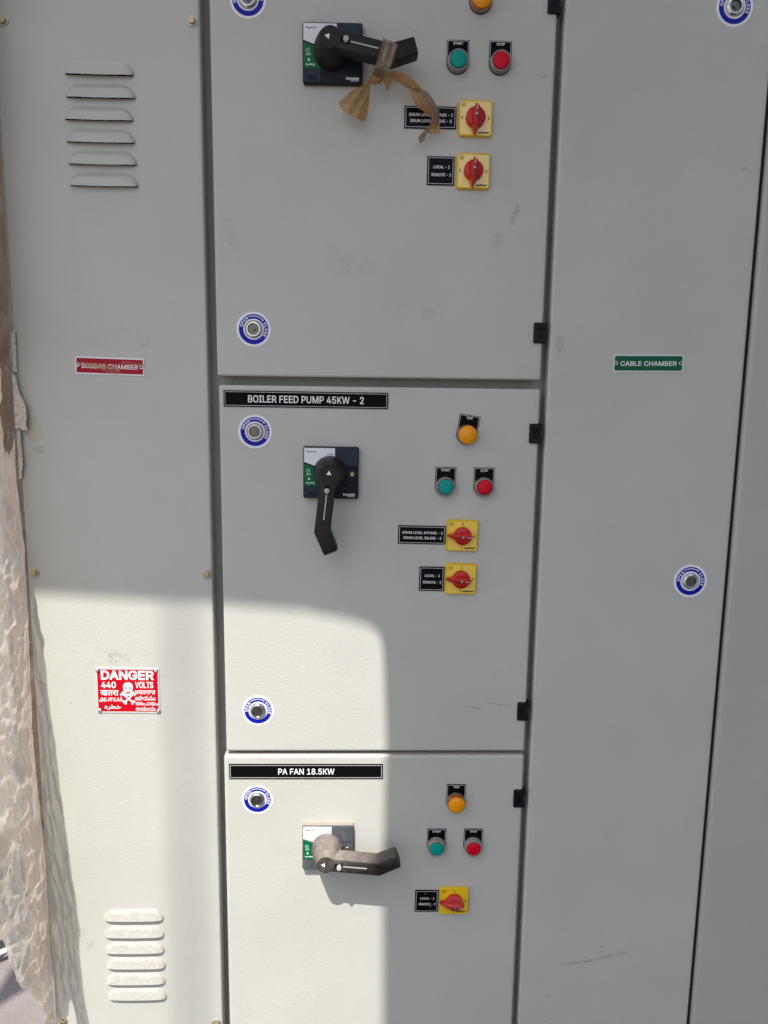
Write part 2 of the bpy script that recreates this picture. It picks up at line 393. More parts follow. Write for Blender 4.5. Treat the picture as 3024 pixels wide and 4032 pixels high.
# ------------------------------------------------------------------ lettering outlines (drawn at 1/1000 of the type size)
GLYPHS = {
'A': (480, '16,0,201,509,276,509,463,0,395,0,287,302,264,372,232,478,245,478,213,371,191,302,85,0 110,142,110,199,370,199,370,142'),
'B': (456, '60,0,60,509,241,509,274,507,304,501,329,491,350,477,367,461,381,442,390,421,396,398,398,374,395,344,387,320,373,301,356,286,315,267,315,262,339,257,363,245,385,227,402,203,411,184,416,161,418,136,416,111,410,88,400,67,386,48,368,31,344,18,317,8,284,2,247,0 125,57,245,57,281,60,309,67,330,80,344,96,353,115,355,137,352,161,342,184,327,203,306,218,279,228,248,231,125,231 125,285,238,285,265,288,288,296,308,309,323,326,333,348,336,372,333,393,326,412,313,429,294,442,270,449,240,452,125,452'),
'C': (510, '267,-7,225,-3,186,7,150,25,119,49,92,79,70,115,53,157,44,203,40,254,44,305,53,352,70,393,92,429,119,459,150,484,186,501,225,512,267,516,293,514,317,511,340,504,362,496,383,485,402,471,419,456,435,438,448,418,459,397,467,373,473,348,408,348,401,373,389,395,357,428,315,449,267,456,237,453,209,445,184,432,161,414,141,391,125,364,113,332,106,295,103,254,106,213,113,177,125,145,141,117,161,94,184,76,210,63,237,56,267,53,315,60,357,81,389,114,408,160,473,160,467,135,459,112,448,91,435,71,420,53,402,38,383,24,363,13,341,5,317,-2,293,-6'),
'D': (502, '219,0,96,0,96,57,215,57,254,60,288,68,318,81,343,99,363,122,379,149,390,181,397,216,399,255,397,294,390,329,379,361,364,388,344,410,320,428,291,441,258,449,221,452,93,452,93,509,225,509,273,505,315,495,353,478,385,455,412,426,433,391,449,351,458,306,462,255,458,205,449,159,433,119,411,83,384,54,351,31,312,14,268,3 125,509,125,0,60,0,60,509'),
'E': (419, '60,0,60,509,372,509,372,452,125,452,125,286,355,286,355,229,125,229,125,57,375,57,375,0'),
'F': (410, '60,0,60,509,369,509,369,452,125,452,125,278,346,278,346,221,125,221,125,0'),
'G': (520, '269,-7,225,-3,185,7,149,25,118,49,91,79,69,116,53,157,43,203,40,254,43,305,53,352,69,393,91,429,117,459,149,484,184,501,223,512,265,516,291,514,316,510,340,504,363,494,384,483,403,469,421,453,436,436,449,416,460,395,468,373,474,349,408,349,387,393,356,427,315,448,265,456,236,453,209,445,183,432,160,414,141,392,125,364,113,332,106,295,103,254,106,213,113,177,125,145,141,117,161,95,184,76,210,63,238,56,269,53,296,55,322,61,345,71,365,85,382,102,396,123,407,147,413,173,415,202,434,199,283,199,283,256,478,256,478,200,475,160,466,124,451,91,431,62,406,38,377,19,344,5,308,-4'),
'H': (517, '60,0,60,509,125,509,125,289,392,289,392,509,457,509,457,0,392,0,392,232,125,232,125,0'),
'I': (301, '31,0,31,57,118,57,118,452,31,452,31,509,269,509,269,452,183,452,183,57,269,57,269,0'),
'J': (396, '185,-7,143,-2,106,11,75,33,52,63,38,100,33,145,33,173,98,173,98,145,100,117,108,93,122,74,139,61,160,53,185,50,209,53,230,61,248,74,261,93,269,117,272,145,272,509,336,509,336,145,332,100,318,63,294,33,263,11,227,-2'),
'K': (467, '104,145,104,216,139,261,174,303,212,344,364,509,448,509,231,276,228,276 60,0,60,509,125,509,125,334,124,225,125,193,125,0 372,0,188,259,228,309,449,0'),
'L': (393, '60,0,60,509,125,509,125,57,361,57,361,0'),
'M': (628, '60,0,60,509,152,509,277,187,287,159,299,123,311,84,322,49,307,49,318,83,330,121,342,158,352,187,476,509,568,509,568,0,504,0,504,291,504,327,505,369,506,413,507,457,513,457,498,409,482,363,467,322,456,291,342,0,286,0,170,291,159,321,145,361,129,408,112,457,119,457,120,416,121,372,122,328,122,291,122,0'),
'N': (523, '60,0,60,509,136,509,343,183,363,151,388,107,414,55,405,54,401,108,399,157,399,195,399,509,463,509,463,0,387,0,202,290,177,331,148,381,108,452,119,454,122,384,124,328,125,291,125,0'),
'O': (533, '267,-7,225,-3,186,7,150,25,119,49,92,79,70,115,53,157,44,203,40,254,44,305,53,352,70,393,92,429,119,459,150,484,186,501,225,512,267,516,309,512,348,501,384,484,415,459,442,429,464,393,480,352,490,305,493,254,490,203,480,157,464,115,442,79,415,49,384,25,348,7,309,-3 267,53,296,55,324,63,349,76,372,94,392,116,408,144,420,176,428,213,430,254,428,295,420,332,408,365,392,392,372,415,349,433,324,446,296,453,267,456,237,453,210,445,184,433,161,415,142,392,125,364,113,332,106,295,103,254,106,213,113,176,125,144,142,117,161,94,184,76,210,63,237,55'),
'P': (445, '60,0,60,509,235,509,272,506,305,499,332,487,356,471,375,452,390,430,400,404,407,377,409,348,407,318,400,291,390,265,375,243,356,223,332,207,305,195,272,188,235,186,109,186,109,242,233,242,257,244,279,248,297,256,318,272,333,294,342,319,344,348,342,376,333,402,318,423,297,439,279,446,257,451,232,452,125,452,125,0'),
'Q': (533, '245,159,313,159,369,85,384,65,468,-48,401,-48,346,27,331,46 267,-7,225,-3,186,7,150,25,119,49,92,79,70,115,53,157,44,203,40,254,44,305,53,352,70,393,92,429,119,459,150,484,186,501,225,512,267,516,309,512,348,501,384,484,415,459,442,429,464,393,480,352,490,305,493,254,490,203,480,157,464,115,442,79,415,49,384,25,348,7,309,-3 267,53,296,55,324,63,349,76,372,94,392,116,408,144,420,176,428,213,430,254,428,295,420,332,408,365,392,392,372,415,349,433,324,446,296,453,267,456,237,453,210,445,184,433,161,415,142,392,125,364,113,332,106,295,103,254,106,213,113,176,125,144,142,117,161,94,184,76,210,63,237,55'),
'R': (449, '60,0,60,509,236,509,273,506,305,500,333,489,356,473,376,455,390,433,401,408,407,381,409,352,407,323,401,296,390,271,376,250,356,232,333,217,305,206,273,200,236,198,96,198,96,255,234,255,258,256,280,260,298,267,319,281,334,300,342,324,345,352,342,380,334,405,319,425,298,440,279,446,258,451,233,452,125,452,125,0 353,0,230,229,303,229,428,0'),
'S': (447, '224,-9,188,-7,156,-1,128,9,102,23,81,40,64,60,51,83,42,109,38,137,104,137,110,110,123,88,142,71,166,59,194,52,224,49,246,50,267,54,286,60,311,74,329,92,341,114,346,139,342,161,332,179,316,193,296,205,245,222,184,239,145,253,112,269,86,289,67,313,56,341,52,372,54,400,62,425,75,448,92,468,113,484,138,498,165,508,195,514,227,516,259,514,289,508,316,498,340,484,360,468,377,449,390,427,398,403,401,378,337,378,332,402,320,421,302,437,280,449,254,456,225,459,194,456,167,448,145,435,129,418,118,398,115,376,119,352,131,334,148,319,169,308,212,293,264,279,312,264,359,238,379,220,395,198,402,180,407,161,408,139,406,112,399,87,386,64,370,43,349,25,323,11,294,0,261,-7'),
'T': (449, '32,452,32,509,417,509,417,452,257,452,257,0,193,0,193,452'),
'U': (517, '259,-8,220,-6,186,2,154,15,126,33,103,55,85,80,71,108,63,140,60,173,60,509,124,509,124,178,126,155,132,133,141,113,153,95,169,80,187,68,208,59,232,53,259,52,285,53,309,59,331,68,349,80,364,95,377,113,385,133,391,155,393,178,393,509,457,509,457,173,454,140,446,108,433,80,414,55,391,33,363,15,332,2,297,-6'),
'V': (480, '204,0,16,509,84,509,192,206,215,137,248,31,235,31,267,138,290,206,395,509,463,509,278,0'),
'W': (686, '155,0,16,509,82,509,163,196,175,145,187,94,197,40,189,40,200,94,211,145,224,196,306,509,380,509,462,196,474,145,486,94,497,40,488,40,499,94,510,145,523,196,603,509,670,509,530,0,455,0,368,323,351,391,336,475,350,475,335,395,318,323,230,0'),
'X': (474, '18,0,217,284,217,236,29,509,104,509,178,400,204,361,223,329,243,292,232,292,252,329,272,361,298,400,374,509,446,509,259,239,259,287,456,0,382,0,292,129,268,165,250,195,230,231,244,231,225,196,206,166,182,129,91,0'),
'Y': (472, '203,0,203,208,16,509,91,509,192,344,222,292,250,230,224,230,251,293,280,344,381,509,455,509,268,208,268,0'),
'Z': (438, '42,0,42,46,273,385,306,431,341,476,348,454,285,452,223,452,40,452,40,509,397,509,397,462,169,129,134,81,97,33,90,54,152,57,214,57,399,57,399,0'),
'0': (453, '227,-7,191,-3,158,7,130,24,105,48,85,77,69,113,57,155,50,202,48,254,50,306,57,353,69,395,85,431,106,461,130,484,159,502,191,512,227,516,262,512,295,502,323,484,348,461,368,431,384,395,396,353,403,306,405,254,403,202,396,155,384,113,368,77,348,48,323,24,295,7,263,-3 227,50,250,52,271,60,290,74,306,92,320,116,330,144,338,176,342,213,344,254,342,295,338,332,330,365,320,393,306,416,290,435,271,449,250,457,227,460,203,457,182,449,163,435,147,416,134,393,123,365,115,332,111,295,109,254,111,213,115,176,123,144,134,116,147,92,163,74,182,60,203,52'),
'1': (453, '76,0,76,55,391,55,391,0 276,509,276,0,212,0,212,448,209,448,86,358,86,427,198,509'),
'2': (453, '64,0,64,47,234,229,282,282,311,327,318,348,320,371,317,397,308,419,293,436,273,449,250,457,224,460,196,457,172,447,153,433,139,413,130,390,127,362,66,362,68,391,75,418,86,442,102,464,121,482,143,496,168,507,196,513,225,516,254,513,281,507,306,497,328,482,346,465,361,445,372,423,379,398,381,372,378,345,371,318,363,299,351,280,336,259,267,180,153,60,153,57,389,57,389,0'),
'3': (453, '218,-7,188,-5,159,1,133,10,108,22,88,38,70,57,57,79,48,104,44,132,109,132,115,107,126,87,144,71,165,59,191,52,219,50,248,53,275,61,297,74,315,93,325,116,329,145,326,172,316,196,299,217,275,234,254,241,229,246,201,248,157,248,157,299,288,448,288,452,70,452,70,509,372,509,372,461,211,278,211,289,247,290,279,286,308,276,333,262,354,244,371,222,383,198,391,173,393,145,390,116,383,90,370,66,354,45,333,27,309,12,281,2,251,-5'),
'4': (453, '40,105,40,158,247,509,311,509,109,166,109,163,413,163,413,105 282,0,282,121,282,146,282,318,343,318,343,0'),
'5': (453, '221,-7,192,-5,165,1,140,11,118,25,99,41,83,60,71,82,63,105,60,130,122,130,127,108,138,89,154,73,173,60,196,52,221,50,250,53,276,64,298,82,314,104,324,131,328,162,326,183,321,203,314,221,297,244,275,262,248,273,218,277,167,268,145,258,128,246,67,253,96,509,366,509,366,452,151,452,134,301,136,301,155,315,178,325,203,331,229,334,252,332,274,328,294,321,313,311,330,299,345,285,358,269,370,251,379,231,386,210,390,187,391,163,388,132,381,102,369,76,352,52,332,32,309,15,282,3,253,-4'),
'6': (453, '226,-7,196,-4,168,3,142,15,119,31,100,51,84,74,73,101,66,130,64,162,65,187,71,212,80,239,93,268,112,302,137,340,252,509,322,509,151,261,145,261,165,288,196,307,235,314,265,312,291,305,316,295,337,280,355,262,370,240,380,215,387,187,389,157,387,127,379,98,368,73,352,50,333,30,310,14,284,3,257,-4 226,48,254,52,279,63,299,79,314,101,324,128,327,157,324,187,314,213,299,235,279,251,254,262,226,265,198,262,174,252,153,235,138,214,128,188,125,158,128,128,138,102,153,79,174,63,198,52'),
'7': (453, '97,0,323,448,323,452,62,452,62,509,391,509,391,449,165,0'),
'8': (453, '226,-7,193,-5,163,1,136,11,111,25,91,42,74,62,62,84,54,109,52,135,53,156,58,176,65,195,81,220,101,241,125,256,153,265,153,267,129,276,109,289,93,308,80,330,73,354,70,380,73,405,79,429,90,450,106,469,124,485,146,498,170,508,197,514,226,516,255,514,282,508,306,498,328,485,346,469,361,450,373,429,379,405,382,380,379,354,372,330,359,308,343,289,323,276,300,267,300,265,327,256,351,241,372,220,387,195,395,176,399,156,401,135,398,109,391,84,378,62,362,42,341,25,317,11,289,1,259,-5 226,49,258,52,285,60,307,74,323,91,333,113,337,139,333,165,322,189,305,208,283,223,256,232,226,235,196,232,169,223,147,208,130,189,119,165,115,139,119,113,129,91,145,74,167,60,185,54,205,50 226,290,252,292,274,300,293,313,307,330,316,351,319,376,316,399,308,420,294,437,275,449,252,457,226,460,200,457,177,449,159,437,145,420,136,399,133,376,136,351,145,330,159,313,178,300,201,292'),
'9': (453, '226,516,256,513,285,506,310,494,333,478,352,458,368,434,380,408,387,378,389,347,387,322,382,296,373,270,359,240,340,207,315,168,200,0,130,0,301,248,307,248,287,221,257,202,218,195,188,197,161,203,137,214,116,229,98,247,83,269,72,294,66,321,64,352,66,382,73,411,85,436,101,459,120,479,143,494,168,506,196,513 226,460,199,457,174,446,154,429,138,407,129,381,125,352,129,322,138,295,154,274,174,257,199,247,226,243,254,247,279,257,299,273,314,295,324,321,327,350,324,381,314,407,299,429,279,446,254,457'),
'-': (453, '337,244,337,188,114,188,114,244'),
'.': (188, '95,-4,78,-1,63,9,53,24,50,41,53,59,63,73,78,83,95,87,113,83,128,73,138,59,141,41,138,24,128,9,113,-1'),
'|': (230, '141,673,141,-164,88,-164,88,673'),
'&': (448, '197,-7,165,-5,136,1,110,12,88,26,69,42,54,62,43,84,36,108,34,133,37,163,47,189,63,213,85,235,140,279,216,335,237,352,255,375,262,405,258,427,245,445,226,457,201,461,168,453,145,431,139,416,137,399,145,363,169,327,204,284,438,0,364,0,171,231,121,293,87,344,78,370,75,398,77,420,82,440,91,458,109,481,134,499,154,507,176,512,200,513,224,512,246,507,266,499,290,482,308,459,320,433,324,404,315,362,291,325,256,293,154,217,135,202,121,188,110,174,100,154,97,131,100,108,109,87,124,70,143,57,166,49,193,46,223,50,251,59,269,69,286,81,301,95,315,112,327,131,336,151,343,174,348,198,349,224,408,224,406,194,403,167,397,144,371,92,345,62,333,47,315,30,294,17,271,7,246,-1,221,-5'),
'a': (389, '160,-9,137,-7,115,-3,94,5,76,15,60,29,48,45,38,63,32,84,30,108,34,138,43,161,58,179,78,193,125,211,178,220,234,227,265,235,273,243,276,255,276,257,273,279,267,297,256,311,240,322,220,329,196,331,171,329,149,322,118,301,100,274,41,291,51,313,64,331,79,346,95,358,114,368,133,375,153,380,173,383,194,384,239,379,286,360,306,343,322,320,330,301,335,278,337,251,337,0,277,0,277,52,272,52,252,25,215,1,190,-6 170,45,202,49,228,59,248,74,263,93,272,115,276,138,276,190,259,182,231,176,200,171,175,168,134,159,117,150,103,139,95,124,92,105,94,87,102,72,114,61,130,52'),
'c': (396, '207,-8,174,-5,144,3,117,16,93,35,72,58,56,85,44,116,37,150,34,187,37,225,44,260,56,291,72,318,93,341,117,360,144,374,174,382,207,384,260,377,305,356,340,322,362,277,303,262,290,289,270,311,242,325,207,330,184,328,163,321,145,310,130,296,118,278,108,258,102,236,98,212,96,187,98,163,102,139,108,117,118,97,130,80,145,66,163,55,184,49,207,46,243,52,271,66,292,89,304,117,363,102,354,78,341,56,306,21,261,-1'),
'd': (424, '195,-8,165,-6,137,3,111,16,89,34,70,57,55,84,43,116,36,151,34,189,36,227,43,261,55,293,70,320,89,342,112,361,137,374,165,382,196,384,228,381,253,373,287,346,306,319,311,319,311,509,372,509,372,0,313,0,313,59,307,59,287,31,252,4,227,-5 205,47,226,49,246,55,263,65,278,78,290,95,299,115,306,138,310,162,312,189,310,216,306,241,300,263,290,282,278,299,263,312,246,322,227,328,205,330,182,328,162,322,145,311,130,298,118,281,108,261,102,239,98,215,96,189,98,163,102,139,109,117,118,97,130,80,145,66,162,55,182,49'),
'e': (404, '212,-8,177,-5,145,3,117,16,92,35,72,58,56,85,44,116,37,150,34,187,36,224,44,258,55,290,71,317,91,340,115,359,142,373,172,382,205,384,226,383,246,380,266,374,285,366,303,355,319,341,334,324,347,305,357,282,365,256,370,227,371,194,371,169,75,169,75,221,338,221,310,202,308,226,304,248,298,269,283,294,263,314,237,326,205,330,183,328,164,323,146,313,125,294,109,270,99,241,96,211,96,178,98,151,102,127,110,106,121,88,135,73,151,61,169,53,190,48,212,46,254,53,285,73,306,105,365,91,353,63,335,39,320,26,302,14,283,4,261,-3,237,-7'),
'h': (410, '114,227,114,0,53,0,53,509,114,509,114,287,102,287,116,319,132,344,152,362,175,374,200,382,227,384,252,383,275,377,295,369,313,356,328,340,341,321,350,298,355,271,357,240,357,0,296,0,296,235,293,263,286,286,273,304,256,318,235,326,210,329,184,326,161,317,141,303,126,283,117,257'),
'i': (167, '53,0,53,379,114,379,114,0 84,443,67,446,54,455,44,468,41,483,44,499,54,512,67,521,84,524,100,521,114,512,123,499,126,483,123,468,114,455,100,446'),
'n': (410, '114,227,114,0,53,0,53,379,112,379,112,287,102,287,116,319,132,344,152,362,175,374,200,382,227,384,252,383,275,377,295,369,313,356,328,340,341,321,350,298,355,271,357,240,357,0,296,0,296,235,293,263,286,286,273,304,256,318,235,326,210,329,184,326,161,317,141,303,126,283,117,257'),
'p': (424, '53,-143,53,379,112,379,112,319,118,319,137,346,171,373,197,381,229,384,259,382,287,374,313,361,335,342,354,320,370,293,381,261,388,227,390,189,388,151,381,116,370,84,355,57,336,34,313,16,288,3,260,-6,229,-8,198,-5,173,4,138,31,118,59,114,59,114,-143 220,47,242,49,262,55,279,66,294,80,306,97,316,117,323,139,327,163,328,189,327,215,323,239,316,261,307,281,295,298,280,311,262,322,243,328,220,330,198,328,178,322,161,312,147,299,134,282,125,263,118,241,114,216,113,189,114,162,118,138,125,115,135,95,147,78,162,65,179,55,198,49'),
'r': (259, '53,0,53,379,112,379,112,321,115,321,130,347,152,367,171,377,191,383,213,385,229,384,243,384,243,322,230,324,207,326,182,323,159,315,140,301,126,284,117,262,114,237,114,0'),
't': (227, '204,379,204,327,6,327,6,379 65,471,126,471,126,98,128,76,136,61,150,53,170,50,185,51,202,54,213,2,192,-3,168,-4,138,-1,113,7,92,21,77,41,68,64,65,93'),
'l': (189, '139,-2,112,0,91,8,74,20,62,37,55,59,53,84,53,509,114,509,114,99,115,77,120,62,130,54,146,52,160,53,170,54,181,3,162,-1'),
'u': (410, '182,-5,158,-3,135,2,115,11,97,23,82,39,69,59,60,82,54,109,53,139,53,379,114,379,114,144,116,117,124,94,137,75,154,61,175,53,200,50,226,53,249,62,268,77,283,97,293,122,296,153,296,379,357,379,357,0,298,0,298,92,307,92,294,60,277,35,257,17,234,5,209,-3'),
's': (365, '182,-8,157,-7,133,-3,112,3,93,12,76,24,62,38,50,54,41,73,36,94,94,107,105,79,124,60,150,49,181,45,206,47,227,53,244,62,262,81,268,103,265,121,254,136,237,147,212,155,149,170,118,180,92,192,72,208,58,227,50,249,47,274,49,295,55,314,65,332,79,347,95,360,115,370,137,378,161,383,187,384,212,383,234,379,254,372,279,358,299,339,314,316,324,290,268,277,258,298,243,316,219,328,187,333,156,329,131,317,114,299,109,277,112,258,124,243,144,232,172,223,229,209,261,200,287,187,306,171,320,153,328,131,331,107,329,85,323,65,312,47,298,31,281,18,260,6,236,-2,210,-7'),
'z': (380, '42,0,42,46,254,320,254,323,48,323,48,379,333,379,333,331,126,60,126,56,339,56,339,0'),
}
